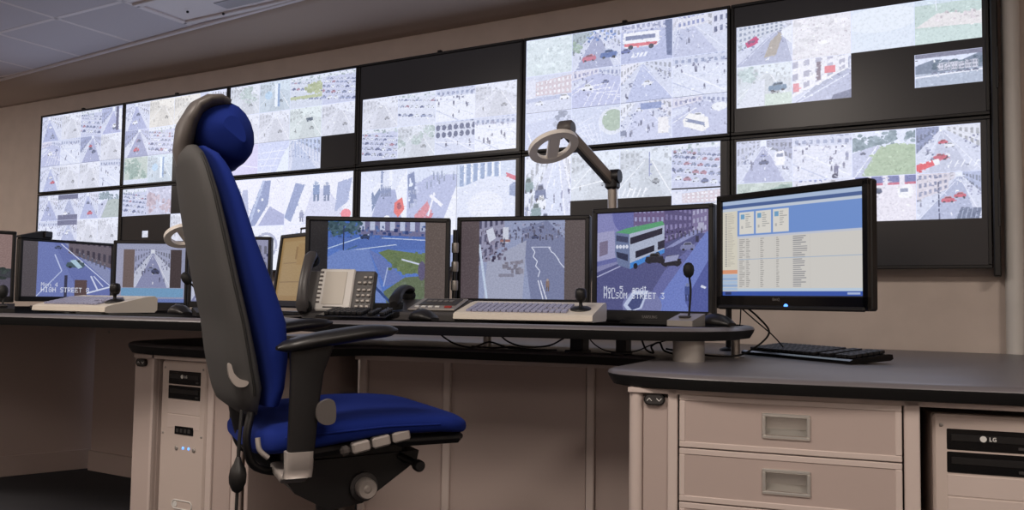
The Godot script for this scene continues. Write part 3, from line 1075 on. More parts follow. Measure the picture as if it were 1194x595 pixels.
		"road":
			p.cell(0, 0, .14, 1)
			p.rect(0, 0, 1, 1, Color(.11, .11, .13))
			p.cell(.84, 0, .16, 1)
			p.rect(0, 0, 1, 1, Color(.38, .33, .32))
			p.cell(.13, 0, .72, 1)
			p.rect(0, 0, 1, 1, Color(.36, .50, .82))
			p.rect(0, 0, 1, .3, Color(.28, .44, .78))
			p.facade(.3, -.05, .16, 1.02, -.05, .18, Color(.46, .46, .62), 7, 1, Color(.76, .80, .92))
			p.speckle(0, .02, 1, .2, 60, Color(.24, .34, .58), .16, .01, .04)
			for i in 11:
				p.tree(p.f(0, .3), p.f(0, .12), .06, Color(.22, .34, .40))
			p.poly([[.0, .2], [1.02, .2], [1.02, .34], [0, .34]], Color(.34, .46, .76))
			p.line(.0, .34, .42, .16, .012, Color(.80, .88, 1))
			p.line(.55, .2, 1.0, .22, .01, Color(.86, .90, 1))
			p.line(.0, .46, .3, .3, .014, Color(.30, .42, .55))
			p.line(.1, .38, .7, .28, .01, Color(.84, .9, 1))
			p.car(.38, .2, .1, Color(.16, .24, .42))
			p.line(.16, .05, .16, .4, .014, Color(.12, .18, .34))
			p.poly([[.12, .36], [.42, .34], [.62, 1.02], [-.02, 1.02], [-.02, .46]], Color(.46, .56, .82))
			p.poly([[.42, .34], [.55, .42], [.8, .72], [.6, .8]], Color(.42, .50, .76))
			p.poly([[.52, .38], [.62, .34], [1.02, .4], [1.02, .62], [.78, .64]], Color(.42, .50, .34))
			p.poly([[.58, .86], [.8, .68], [1.02, .66], [1.02, 1.02], [.62, 1.02]], Color(.40, .46, .36))
			p.speckle(.6, .36, .4, .26, 30, Color(.42, .50, .36), .06, .02, .05)
			p.speckle(.62, .72, .4, .3, 30, Color(.40, .46, .38), .06, .02, .05)
			p.line(.76, .46, .95, .52, .02, Color(.85, .88, .98))
			p.line(.58, .8, .62, .56, .014, Color(.70, .76, .92))
			p.line(.44, .74, .66, 1.0, .03, Color(.20, .30, .54))
			p.ell(.97, .6, .04, .12, Color(.38, .36, .50))
			p.man(.44, .92, .07, Color(.9, .93, 1))
		"desktop":
			p.rect(0, 0, 1, 1, Color(.86, .85, .83))
			p.rect(0, 0, 1, .04, Color(.70, .78, .90))
			p.rect(0, .04, 1, .035, Color(.30, .40, .62))
			p.rect(0, .075, 1, .03, Color(.80, .84, .90))
			p.rect(.12, .105, .88, .27, Color(.46, .60, .86))
			p.rect(0, .105, .12, .62, Color(.88, .86, .80))
			for i in 30:
				p.rect(.02, .13 + i * .019, .015, .01, Color(.6, .6, .6))
				p.rect(.042, .13 + i * .019, p.f(.02, .06), .006, Color(.74, .72, .68))
			p.rect(0, .73, .12, .04, Color(.90, .62, .48))
			for i in 5:
				p.rect(0, .775 + i * .035, .12, .03, Color(.62, .72, .86) if i % 2 else Color(.70, .79, .90))
			for i in 3:
				var x = .135 + i * .13
				p.rect(x, .125, .118, .235, Color(.82, .85, .90))
				p.rect(x + .004, .13, .11, .225, Color(.90, .89, .86))
				p.rect(x + .012, .15, .03, .05, Color(.46, .66, .82))
				for j in 7:
					p.rect(x + .05, .15 + j * .022, p.f(.02, .055), .007, Color(.66, .66, .66))
				p.rect(x + .016, .27, .014, .03, Color(.74, .74, .74))
			p.rect(.12, .375, .88, .022, Color(.80, .82, .88))
			for r in 25:
				var y = .41 + r * .0205
				for c in [[.135, .04], [.19, .03], [.30, .025], [.42, .02], [.54, .09]]:
					p.rect(c[0], y, c[1] * p.f(.6, 1.15), .0085, Color(.66, .65, .64) if c[0] < .5 else Color(.58, .58, .60))
			p.rect(.13, .62, .87, .006, Color(.66, .74, .84))
			for x in [.18, .285, .405, .53, .66]:
				p.rect(x, .4, .0015, .53, Color(.80, .79, .77))
			p.rect(.12, .925, .88, .03, Color(.78, .85, .92))
			p.rect(0, .955, 1, .045, Color(.24, .36, .70))
			p.rect(.02, .962, .05, .03, Color(.16, .22, .42))
			p.rect(.9, .965, .08, .02, Color(.7, .76, .9))
		"high":
			p.cell(0, 0, .16, 1)
			p.rect(0, 0, 1, 1, Color(.34, .31, .33))
			p.cell(.16, 0, .84, 1)
			p.rect(0, 0, 1, 1, Color(.46, .51, .76))
			p.poly([[.2, .0], [.34, .0], [1.02, .78], [1.02, 1.02], [.6, 1.02]], Color(.42, .47, .72))
			p.poly([[.34, 0], [.5, 0], [1.02, .5], [1.02, .78]], Color(.56, .59, .76))
			p.facade(.4, -.1, .18, 1.02, -.2, .45, Color(.42, .38, .42), 8, 2, Color(.25, .22, .28))
			p.line(.3, .02, 1.0, .78, .018, Color(.86, .89, 1))
			p.line(.22, .22, .32, .52, .02, Color(.82, .86, 1))
			p.line(.0, 1.0, .32, .52, .016, Color(.80, .84, .98))
			p.car(.5, .42, .26, Color(.28, .36, .40))
			p.poly([[.42, .32], [.5, .3], [.6, .44], [.54, .47]], Color(.72, .84, .92))
			p.car(.26, .1, .1, Color(.3, .34, .5))
			for i in 7:
				p.man(.55 + i * .06, .25 + i * .035, .14, Color(.24, .24, .34))
			p.line(.62, .95, 1.0, .8, .03, Color(.88, .91, 1))
			p.line(.72, .6, .82, .86, .03, Color(.86, .89, 1))
			p.line(.76, .6, .9, .8, .02, Color(.86, .89, 1))
			p.rect(.5, .68, .17, .3, Color(.36, .28, .28))
			p.rect(.36, .6, .04, .4, Color(.22, .22, .32))
			caption(p, "Mon 4", .06, .74, 5.0, Color(.94, .95, 1))
			caption(p, "HIGH STREET 8", .06, .83, 5.6, Color(.94, .95, 1))
		"window":
			p = Pic.new(640, 512, Color(.60, .62, .74), 9)
			p.rect(0, 0, 1, .09, Color(.64, .66, .78))
			p.rect(0, .1, .1, .75, Color(.66, .67, .78))
			p.rect(.1, .1, .18, .65, Color(.44, .38, .38))
			p.rect(.78, .1, .16, .65, Color(.24, .20, .22))
			p.cell(.26, .1, .52, .65)
			p.street(Color(.58, .60, .76), Color(.62, .64, .78), Color(.66, .68, .80), .5, .05, 3, 6)
			p.cell(0, 0, 1, 1)
			p.rect(.08, .76, .9, .15, Color(.46, .64, .80))
			p.rect(0, .94, 1, .06, Color(.42, .50, .74))
		"tan":
			p = Pic.new(640, 512, Color(.62, .50, .32), 10)
			p.rect(.06, .06, .88, .86, Color(.66, .55, .38))
			p.rect(.4, .15, .25, .2, Color(.56, .44, .28))
			p.rect(.1, .4, .8, .01, Color(.5, .4, .26))
			p.rect(.45, .1, .2, .34, Color(.64, .52, .34))
			p.rect(.06, .7, .88, .01, Color(.5, .4, .26))
		"brown":
			p = Pic.new(640, 512, Color(.58, .48, .47), 11)
			p.rect(0, .55, 1, .45, Color(.36, .34, .40))
			p.poly([[.0, .6], [.5, .5], [1, .56], [1, .7], [0, .75]], Color(.24, .25, .28))
			p.line(.75, .15, .75, .7, .02, Color(.2, .18, .2))
			for i in 5:
				p.tree(.5 + i * .1, .62, .09, Color(.22, .26, .26))
		"lilac":
			p = Pic.new(640, 512, Color(.56, .57, .72), 12)
			p.street(Color(.50, .52, .68), Color(.56, .57, .70), Color(.62, .63, .76), .5, .05, 2, 4)
	return tex_of(p, which != "desktop")

# ------------------------------------------------------------------ the room's fittings
const XS := [.040, .900, 1.808, 2.7375, 3.690, 4.6235, 5.510]
const SPLIT := 1.4645
const PH := .524

func area_light(parent: Node, called: String, size: Vector2, at: Transform3D, c: Color, e: float):
	var l := AreaLight3D.new()
	l.area_size = size
	l.area_normalize_energy = true
	l.light_color = c
	l.light_energy = e
	l.area_range = 14.0
	l.area_attenuation = 2.0
	l.shadow_enabled = true
	l.transform = at
	put(l, called, parent)

func wall_display(col: int, row: int, label: String):
	var w: float = XS[col + 1] - XS[col] - .003
	var h := PH - .003
	var t := thing("wall_display", label, "display", Vector3((XS[col] + XS[col + 1]) * .5, SPLIT + (0.0 if row else -PH) + .0015, 0), 0, "displays of the video wall")
	one_box("body", M.black, t, Vector3(0, h * .5, -.0425), Vector3(w - .004, h - .004, .065), .004)
	var st := sx()
	var b := .0125
	bx(st, Vector3(0, h - b * .5, -.004), Vector3(w, b, .012), .002)
	bx(st, Vector3(0, b * .5, -.004), Vector3(w, b, .012), .002)
	bx(st, Vector3(-w * .5 + b * .5, h * .5, -.004), Vector3(b, h - 2 * b, .012), .002)
	bx(st, Vector3(w * .5 - b * .5, h * .5, -.004), Vector3(b, h - 2 * b, .012), .002)
	commit(st, "bezel", M.black, t)
	screen(t, "screen", w - 2 * b, h - 2 * b, Transform3D(Basis(), Vector3(0, h * .5, -.005)), glow(wall_picture(col, row), 1.12))
	if row == 1 and col in [0, 1, 3, 4]:
		one_box("clip", M.black, t, Vector3(w * .02, h + .004, -.006), Vector3(.022, .012, .018), .003)
	area_light(t, "display_light", Vector2(w - .05, h - .05), Transform3D(Basis(Vector3.UP, PI), Vector3(0, h * .5, .006)), Color(.80, .86, 1), .045)

func monitor(label: String, at: Vector3, turn: float, w: float, h: float, bz: float, chin: float, pic: String, desk_y: float, tilt := 0.0, energy := .9, stand := true) -> Node3D:
	# at: middle of the lower edge of the front face
	var t := thing("desk_monitor", label, "monitor", Vector3(at.x, desk_y, at.z), turn, "desk monitors")
	var tf := Transform3D(Basis(Vector3.RIGHT, -tilt), Vector3(0, at.y - desk_y, 0))
	var st := sx()
	bx(st, Vector3(0, h * .5, -.0185), Vector3(w, h, .029), .005, tf)
	var ring := func(k: float, z: float) -> Array:
		var o := []
		for p in round_poly([Vector2(-w * .5 * k, h * .5 - h * .42 * k), Vector2(w * .5 * k, h * .5 - h * .42 * k), Vector2(w * .5 * k, h * .5 + h * .42 * k), Vector2(-w * .5 * k, h * .5 + h * .42 * k)], [.03, .03, .03, .03], 3):
			o.append(Vector3(p.x, p.y, z))
		return o
	loft(st, [ring.call(.93, -.03), ring.call(.86, -.048), ring.call(.6, -.06)], true, tf)
	commit(st, "housing", M.black, t)
	st = sx()
	bx(st, Vector3(0, h - bz * .5, .0), Vector3(w, bz, .012), .003, tf)
	bx(st, Vector3(0, chin * .5, .0), Vector3(w, chin, .012), .003, tf)
	bx(st, Vector3(-w * .5 + bz * .5, h * .5, .0), Vector3(bz, h - .006, .012), .003, tf)
	bx(st, Vector3(w * .5 - bz * .5, h * .5, .0), Vector3(bz, h - .006, .012), .003, tf)
	commit(st, "bezel", M.gloss_black if pic == "desktop" else M.black, t)
	screen(t, "screen", w - 2 * bz, h - bz - chin, tf * Transform3D(Basis(), Vector3(0, chin + (h - bz - chin) * .5, -.002)), glow(desk_picture(pic), energy))
	area_light(t, "monitor_light", Vector2(w - 2 * bz, h - bz - chin), tf * Transform3D(Basis(Vector3.UP, PI), Vector3(0, chin + (h - bz - chin) * .5, .008)), Color(.82, .87, 1), .0015)
	if stand:
		st = sx()
		var y0 := at.y - desk_y
		bx(st, Vector3(0, (y0 + h * .45) * .5 + .004, -.085), Vector3(.06, y0 + h * .45, .022), .006)
		bx(st, Vector3(0, y0 + h * .42, -.066), Vector3(.09, .07, .03), .006)
		commit(st, "stand", M.black, t)
		st = sx()
		prism(st, round_poly([Vector2(-.11, -.02), Vector2(.11, -.02), Vector2(.11, .15), Vector2(-.11, .15)], [.05, .05, .07, .07]), 0, .011, Transform3D(Basis(Vector3.RIGHT, -PI / 2), Vector3(0, .0, 0)))
		commit(st, "foot", M.black, t)
	return t

func slab(called: String, label: String, category: String, outline: PackedVector2Array, y_top: float, thick: float) -> Node3D:
	# a desktop: pale grey top face, soft black edge all round
	var t := thing(called, label, category)
	var rings := []
	for k in [[.030, 0.0], [.012, -.0012], [.003, -.005], [0.0, -.011], [.002, -.018], [.013, -thick]]:
		var r := []
		for p in inset(outline, k[0]):
			r.append(Vector3(p.x, y_top + k[1], p.y))
		rings.append(r)
	var side := func(st: SurfaceTool, i: int):
		var n: int = rings[i].size()
		for k in n:
			var o := (outline[(k + 1) % n] - outline[k]).orthogonal()
			if Geometry2D.is_polygon_clockwise(outline):
				o = -o
			face(st, [rings[i][k], rings[i][(k + 1) % n], rings[i + 1][(k + 1) % n], rings[i + 1][k]], Vector3(o.x, .6 * o.length() if i < 2 else 0.0, o.y), true)
	var st := sx()
	for i in [3, 4]:
		side.call(st, i)
	commit(st, "edge", M.edge, t)
	st = sx()
	var ix := Geometry2D.triangulate_polygon(inset(outline, .030))
	for i in range(0, ix.size(), 3):
		face(st, [rings[0][ix[i]], rings[0][ix[i + 1]], rings[0][ix[i + 2]]], Vector3.UP, true)
	for i in 3:
		side.call(st, i)
	commit(st, "top", M.laminate, t)
	st = sx()
	ix = Geometry2D.triangulate_polygon(inset(outline, .013))
	for i in range(0, ix.size(), 3):
		face(st, [rings[5][ix[i]], rings[5][ix[i + 1]], rings[5][ix[i + 2]]], Vector3.DOWN)
	commit(st, "underside", M.dark_grey, t)
	return t

func computer(label: String, at: Vector3, turn: float, w: float, h: float, bay_x: float, bay_y: float, detailed: bool) -> Node3D:
	# at: middle of the foot of its front face
	var t := thing("computer_tower", label, "computer", at, turn)
	one_box("case", M.beige, t, Vector3(0, h * .5, -.245), Vector3(w, h, .45), .004)
	var st := sx()
	bx(st, Vector3(0, h * .5, -.008), Vector3(w, h, .02), .006)
	commit(st, "front_panel", M.beige, t)
	for k in 2:
		var d = one_box("drive", M.gloss_black, t, Vector3(bay_x, bay_y - k * .0465, .001), Vector3(.148, .0425, .006), .0015)
		one_box("tray", M.black, d, Vector3(bay_x, bay_y + .004 - k * .0465, .0045), Vector3(.132, .014, .0022), .0008)
		one_box("button", M.dark_grey, d, Vector3(bay_x + .06, bay_y - .012 - k * .0465, .0045), Vector3(.012, .006, .002), .0008)
		if k == 0:
			var z := .0058
			text(d, "logo_letters", "LG", .0085, M.white_print, Transform3D(Basis(), Vector3(bay_x + .009, bay_y + .004, z)), true)
			st = sx()
			lathe(st, [[.0062, 0], [.0062, .0012]], 18, Transform3D(Basis(Vector3.RIGHT, PI / 2), Vector3(bay_x - .008, bay_y + .004, z - .0006)))
			commit(st, "logo_disc", M.white_print, d)
	for k in 2:
		one_box("blank_cover", M.cabinet_frame, t, Vector3(bay_x, bay_y - .093 - k * .045, .0015), Vector3(.148, .0425, .003), .001)
	for s in [-1, 1]:
		for y in [h - .022, h - .23]:
			st = sx()
			lathe(st, [[.004, 0], [.004, .002], [.002, .003]], 12, Transform3D(Basis(Vector3.RIGHT, PI / 2), Vector3(s * (w * .5 - .016), y, .001)))
			commit(st, "screw", M.silver, t)
	if detailed:
		one_box("port_panel", M.gloss_black, t, Vector3(.01, .385 - at.y, .002), Vector3(.086, .026, .005), .0015)
		for k in 4:
			one_box("port", M.dark_grey, t, Vector3(-.018 + k * .018, .385 - at.y, .005), Vector3(.012, .012, .002), .0006)
		for k in 2:
			st = sx()
			lathe(st, [[.0045, 0], [.0045, .002], [.002, .003]], 12, Transform3D(Basis(Vector3.RIGHT, PI / 2), Vector3(.008 + k * .026, .331 - at.y, .001)))
			commit(st, "led", M.led_blue, t)
		for x in [-.022, .058]:
			st = sx()
			lathe(st, [[.007, 0], [.007, .003], [.004, .004]], 14, Transform3D(Basis(Vector3.RIGHT, PI / 2), Vector3(x, .329 - at.y, .001)))
			commit(st, "push_button", M.silver, t)
		st = sx()
		var e := []
		for p in round_poly([Vector2(-.045, -.013), Vector2(.045, -.013), Vector2(.045, .013), Vector2(-.045, .013)], [.013, .013, .013, .013], 5):
			e.append(Vector3(p.x + .012, p.y + .155 - at.y, .003))
		e.append(e[0])
		tube(st, e, .0018, 6)
		lathe(st, [[.009, 0], [.009, .002]], 14, Transform3D(Basis(Vector3.RIGHT, PI / 2), Vector3(-.02, .155 - at.y, .002)))
		commit(st, "emblem", M.white_print, t)
	return t

func switch_plate(parent: Node, at: Vector3):
	# the up and down rocker of a height-adjustable desk
	var st := sx()
	prism(st, round_poly([Vector2(-.024, -.0125), Vector2(.024, -.0125), Vector2(.024, .0125), Vector2(-.024, .0125)], [.012, .012, .012, .012], 5), 0, .009, Transform3D(Basis(), at))
	var o = commit(st, "height_switch", M.gloss_black, parent)
	st = sx()
	for s in [-1, 1]:
		for e in [-1, 1]:
			bx(st, Vector3.ZERO, Vector3(.0015, .0085, .001), 0, Transform3D(Basis(Vector3.BACK, -s * e * .75), at + Vector3(s * .011 + e * .0027, 0, .0094)))
	commit(st, "arrow_marks", M.white_print, o)
	st = sx()
	prism(st, round_poly([Vector2(-.0205, -.0095), Vector2(.0205, -.0095), Vector2(.0205, .0095), Vector2(-.0205, .0095)], [.009, .009, .009, .009], 5), .0085, .0092, Transform3D(Basis(), at))
	commit(st, "rocker", M.dark_grey, o)

func camera_keyboard(label: String, fl: Vector3, fr: Vector3, depth: float) -> Node3D:
	# ivory control keyboard: wedge body, grey keys, stubby joystick
	var w := fl.distance_to(fr)
	var turn := atan2(-(fr.z - fl.z), fr.x - fl.x)
	var t := thing("camera_keyboard", label, "keyboard", fl, turn, "camera control keyboards")
	var st := sx()
	var side := PackedVector2Array([Vector2(0, .008), Vector2(.006, .005), Vector2(depth - .01, .005), Vector2(depth, .014), Vector2(depth, .052), Vector2(depth - .012, .060), Vector2(depth - .05, .056), Vector2(.012, .027), Vector2(.002, .022)])
	prism(st, side, 0, w, Transform3D(Basis(Vector3(0, 0, -1), Vector3.UP, Vector3(1, 0, 0)), Vector3.ZERO))
	commit(st, "case", M.ivory, t)
	for x in [.025, w * .5, w - .025]:
		for z in [-.02, -depth + .03]:
			one_box("rubber_foot", M.rubber, t, Vector3(x, .0025, z), Vector3(.014, .005, .014))
	var slope := atan2(.029, depth - .062)
	var plane := Transform3D(Basis(Vector3.RIGHT, slope), Vector3(0, .0275, -.0125))
	st = sx()
	var u := w * .78
	for r in 6:
		for k in 17:
			if r == 2 and k > 12:
				continue
			bx(st, Vector3(.03 + (k + .5) * u / 18.0, .003, -.016 - r * .0178), Vector3(u / 18.0 * .82, .006, .0135), .001, plane)
	var keys = commit(st, "keys", M.keytop, t)
	keys.set_meta("kind", "stuff")
	st = sx()
	var j := plane * Transform3D(Basis(), Vector3(w - .05, 0, -.062))
	lathe(st, [[.030, .0], [.030, .003], [.024, .006], [.012, .009]], 24, j)
	commit(st, "joystick_collar", M.black, t)
	st = sx()
	var up := Transform3D(Basis(), j.origin)
	lathe(st, [[.007, .004], [.005, .016], [.006, .022], [.013, .026], [.0165, .036], [.0165, .05], [.014, .058], [.006, .061]], 20, up)
	commit(st, "joystick", M.black, t)
	return t

func pc_keyboard(label: String, at: Vector3, turn: float, w: float, d: float, rows: int, cols: int) -> Node3D:
	# at: middle of its footprint
	var t := thing("computer_keyboard", label, "keyboard", at, turn)
	var st := sx()
	var side := PackedVector2Array([Vector2(-d * .5, .003), Vector2(-d * .5 + .006, .0), Vector2(d * .5 - .01, .008), Vector2(d * .5, .013), Vector2(d * .5 - .003, .025), Vector2(d * .5 - .02, .026), Vector2(-d * .5 + .01, .013), Vector2(-d * .5, .009)])
	prism(st, side, -w * .5, w * .5, Transform3D(Basis(Vector3(0, 0, -1), Vector3.UP, Vector3(1, 0, 0)), Vector3.ZERO))
	bx(st, Vector3(-w * .3, .0045, -d * .42), Vector3(.02, .009, .012), .001)
	bx(st, Vector3(w * .3, .0045, -d * .42), Vector3(.02, .009, .012), .001)
	commit(st, "case", M.gloss_black, t)
	st = sx()
	var pl := Transform3D(Basis(Vector3.RIGHT, atan2(.013, d - .03)), Vector3(0, .0135, d * .5 - .012))
	for r in rows:
		for k in cols:
			if k == int(cols * .7) or k == int(cols * .84):
				continue
			bx(st, Vector3(-w * .5 + .014 + (k + .5) * (w - .028) / cols, .0045, -.008 - (r + .5) * (d - .03) / rows), Vector3((w - .028) / cols * .84, .009, (d - .03) / rows * .84), .0015, pl)
	var keys = commit(st, "keys", M.key_black, t)
	keys.set_meta("kind", "stuff")
	return t

func mouse(label: String, at: Vector3, turn: float) -> Node3D:
	var t := thing("computer_mouse", label, "mouse", at, turn, "computer mice")
	var rings := []
	for k in 8:
		var s := k / 7.0
		var hw := .031 * pow(sin(PI * clampf(s * .86 + .07, 0, 1)), .45)
		var hh := .036 * pow(sin(PI * clampf(s * .8 + .14, 0, 1)), .7)
		var r := []
		for j in 12:
			var a := TAU * j / 12.0
			r.append(Vector3(cos(a) * hw, maxf(.001, .008 + sin(a) * (hh - .008 if sin(a) > 0 else .008)), (s - .5) * .112))
		rings.append(r)
	var st := sx()
	loft(st, rings)
	commit(st, "shell", M.arm_rubber, t)
	st = sx()
	lathe(st, [[.009, -.003], [.01, 0], [.009, .003]], 14, Transform3D(Basis(Vector3.BACK, PI / 2), Vector3(0, .027, -.028)))
	commit(st, "wheel", M.mid_grey, t)
	return t

func cable(label: String, pts: Array, r := .0028, m: Material = null, group := "loose cables on the console") -> void:
	var st := sx()
	tube(st, curve(pts, 7), r, 7)
	tag(commit(st, "cable", m if m else M.rubber), label, "cable", group)

func handset(parent: Node, tf: Transform3D, m: Material):
	# a telephone receiver along local z, resting on its ear and mouth pieces
	var st := sx()
	var rings := []
	for k in 13:
		var s := k / 12.0
		var end := pow(absf(s * 2 - 1), 3.0)
		var y := .028 * (1.0 - pow(absf(s * 2 - 1), 2.2))
		var hw := lerpf(.0165, .024, end)
		var hh := lerpf(.010, .0165, end)
		if k == 0 or k == 12:
			hw *= .55
			hh *= .6
		var r := []
		for j in 12:
			var a := TAU * j / 12.0
			r.append(Vector3(cos(a) * hw, y + sin(a) * hh + .016, (s - .5) * .205))
		rings.append(r)
	loft(st, rings, true, tf)
	var h = commit(st, "handset", m, parent)
	for s in [-.08, .08]:
		st = sx()
		lathe(st, [[.021, -.006], [.023, .004], [.021, .012]], 16, tf * Transform3D(Basis(), Vector3(0, .004, s)))
		commit(st, "cap", M.rubber, h)

func lerp_table(tb: Array, y: float, col: int) -> float:
	for i in tb.size() - 1:
		var a = tb[i]
		var b = tb[i + 1]
		if y <= b[0]:
			return lerpf(a[col], b[col], clampf((y - a[0]) / (b[0] - a[0]), 0, 1))
	return tb[-1][col]

func ring_se(cx: float, cz: float, hw: float, hd: float, y: float, p: float, bow: float, n := 28) -> Array:
	# rounded-rectangle ring in the horizontal plane; bow pulls the sides forward (-z)
	var r := []
	for k in n:
		var a := TAU * k / n
		var c := cos(a)
		var s := sin(a)
		var x := signf(c) * pow(absf(c), 2.0 / p) * hw
		var z := signf(s) * pow(absf(s), 2.0 / p) * hd
		r.append(Vector3(cx + x, y, cz + z - bow * pow(absf(x) / maxf(hw, .001), 2.0)))
	return r

func task_chair():
	# local axes: it faces -z, its right-hand side is +x
	var t := thing("office_chair", "high-backed office chair with royal blue upholstery, headrest and grey back shell", "chair", Vector3(4.091, 0, 1.670), deg_to_rad(-33.4))
	# height: rear of the shell, seam, front of the cushion (metres behind the seat's middle), half width
	var tb := [[.552, .232, .205, .180, .150], [.575, .262, .203, .163, .192], [.61, .272, .197, .156, .204], [.68, .287, .212, .147, .212], [.755, .297, .231, .152, .216], [.84, .318, .253, .184, .215], [.94, .339, .277, .227, .208], [1.03, .356, .300, .258, .196], [1.09, .366, .320, .282, .178], [1.125, .372, .334, .306, .150], [1.142, .366, .345, .330, .105]]
	var shell := []
	var cushion := []
	for k in 30:
		var y := lerpf(.552, 1.142, k / 29.0)
		var rear := lerp_table(tb, y, 1)
		var seam := lerp_table(tb, y, 2)
		var front := lerp_table(tb, y, 3)
		var hw := lerp_table(tb, y, 4)
		shell.append(ring_se(0, (rear + seam) * .5, hw, (rear - seam) * .5 + .001, y, 3.2, .012))
		if y > .562:
			cushion.append(ring_se(0, (seam + front) * .5 - .001, hw * .985, (seam - front) * .5, y, 3.4, .012))
	var st := sx()
	loft(st, shell)
	commit(st, "back_shell", M.chair_shell, t)
	st = sx()
	loft(st, cushion)
	commit(st, "backrest", M.blue, t)
	st = sx()
	var seamline := []
	for k in 60:
		var s := k / 59.0
		var y := lerpf(.60, 1.125, 1.0 - absf(2.0 * s - 1.0)) if s != .5 else 1.125
		var hw := lerp_table(tb, y, 4)
		seamline.append(Vector3((1.0 if s < .5 else -1.0) * (hw + .0005), y, (lerp_table(tb, y, 1) * .42 + lerp_table(tb, y, 2) * .58) - .012))
	tube(st, seamline.slice(0, 30), .0028, 6)
	commit(st, "shell_piping", M.chair_piping, t)
	st = sx()
	tube(st, seamline.slice(30, 60), .0028, 6)
	commit(st, "shell_piping", M.chair_piping, t)
	# headrest: a thick pad on a curved grey hood
	st = sx()
	var pad := []
	for k in 15:
		var s := k / 14.0
		var x := lerpf(-.138, .138, s)
		var e := pow(1.0 - pow(absf(s * 2 - 1), 3.2), .5)
		var r := []
		for j in 20:
			var a := TAU * j / 20.0
			r.append(Vector3(x, 1.180 + sin(a) * .074 * (.35 + .65 * e) - cos(a) * .012 * sin(a), .285 + cos(a) * .066 * (.3 + .7 * e) + sin(a) * .014 - .02 * pow(absf(s * 2 - 1), 2.0)))
		pad.append(r)
	loft(st, pad)
	commit(st, "headrest", M.blue, t)
	st = sx()
	var hood := []
	for v in [[.330, 1.05, .025], [.350, 1.10, .05], [.358, 1.15, .09], [.353, 1.195, .132], [.338, 1.228, .143], [.316, 1.243, .145], [.292, 1.247, .142], [.272, 1.242, .12]]:
		var r := []
		for j in 16:
			var a := TAU * j / 16.0
			var dir: Vector2 = Vector2(v[1] - 1.17, v[0] - .29).normalized()
			r.append(Vector3(cos(a) * v[2], v[1] + dir.x * sin(a) * .022, v[0] + dir.y * sin(a) * .022))
		hood.append(r)
	loft(st, hood)
	commit(st, "headrest_bracket", M.mid_grey, t)
	# seat
	st = sx()
	var seat := []
	for k in 26:
		var s := k / 25.0
		var f := lerpf(-.222, .305, s)          # forward position
		var top := lerp_table([[-.222, .512], [-.205, .528], [-.17, .540], [-.1, .551], [.05, .558], [.15, .556], [.23, .547], [.275, .532], [.305, .510]], f, 1)
		var bot := lerp_table([[-.222, .480], [-.2, .463], [-.07, .478], [.064, .497], [.2, .498], [.275, .490], [.305, .493]], f, 1)
		var hw := .254 * pow(maxf(.0, 1.0 - pow(absf((s - .5) * 2.0), 9.0)), .5) * lerpf(.95, 1.0, s)
		hw = maxf(hw, .12)
		var r := []
		for j in 28:
			var a := TAU * j / 28.0
			var c := cos(a)
			var q := sin(a)
			var x := signf(c) * pow(absf(c), .42) * hw
			var yy := signf(q) * pow(absf(q), .6)
			var y := lerpf(bot, top, yy * .5 + .5) - (.012 * (1.0 - pow(absf(x) / hw, 2.0)) if yy > 0 else .0) * (1.0 - s)
			r.append(Vector3(x, y, -f))
		seat.append(r)
	loft(st, seat)
	commit(st, "seat", M.blue, t)
	st = sx()
	for s in [-1, 1]:
		var path := []
		for k in 16:
			var f := lerpf(-.16, .19, k / 15.0)
			var top := lerp_table([[-.16, .530], [-.055, .536], [.064, .543], [.207, .541]], f, 1)
			path.append(Vector3(s * (.2465 + .004 * (f + .16) / .35), top - .016, -f))
		st = sx()
		tube(st, path, .0025, 6)
		commit(st, "seat_seam", M.blue, t)
	st = sx()
	bx(st, Vector3(0, .482, -.09), Vector3(.42, .034, .31), .012, Transform3D(Basis(Vector3.RIGHT, .09), Vector3.ZERO))
	bx(st, Vector3(0, .488, -.18), Vector3(.44, .03, .17), .012)
	commit(st, "seat_pan", M.black, t)
	st = sx()
	tube(st, curve([Vector3(.225, .515, .212), Vector3(.228, .49, .208), Vector3(.228, .472, .19)], 5), .0055, 8)
	commit(st, "rear_trim", M.lever_silver, t)
	# adjusting paddles on the near side
	var paddle_at := Transform3D(Basis(Vector3.RIGHT, .19), Vector3(.236, .4935, -.053))
	for k in 3:
		one_box("paddle", M.lever_silver, t, Vector3(0, 0, .047 - k * .047), Vector3(.024, .024, .041), .004, paddle_at)
	one_box("paddle_tip", M.mid_grey, t, Vector3(0, 0, .082), Vector3(.02, .02, .022), .006, paddle_at)
	# mechanism
	st = sx()
	prism(st, PackedVector2Array([Vector2(-.15, .43), Vector2(.20, .44), Vector2(.195, .415), Vector2(.06, .325), Vector2(-.02, .315), Vector2(-.10, .36)]), -.09, .09, Transform3D(Basis(Vector3(0, 0, -1), Vector3.UP, Vector3(1, 0, 0)), Vector3.ZERO))
	bx(st, Vector3(0, .455, -.02), Vector3(.16, .06, .3), .01)
	commit(st, "tilt_mechanism", M.black, t)
	st = sx()
	lathe(st, [[.034, 0], [.034, .012], [.026, .014]], 20, Transform3D(Basis(Vector3.BACK, -PI / 2), Vector3(.09, .365, -.06)))
	commit(st, "tension_housing", M.dark_grey, t)
	st = sx()
	lathe(st, [[.024, 0], [.024, .026], [.021, .030], [.010, .028], [.006, .031]], 20, Transform3D(Basis(Vector3.BACK, -PI / 2), Vector3(.102, .365, -.06)))
	commit(st, "tension_knob", M.lever_silver, t)
	st = sx()
	tube(st, [Vector3(.09, .43, -.15), Vector3(.11, .42, -.17), Vector3(.135, .413, -.18)], .009, 8)
	lathe(st, [[.012, -.002], [.014, .004], [.014, .02], [.011, .024]], 14, Transform3D(Basis(Vector3.BACK, -PI / 2), Vector3(.13, .413, -.18)))
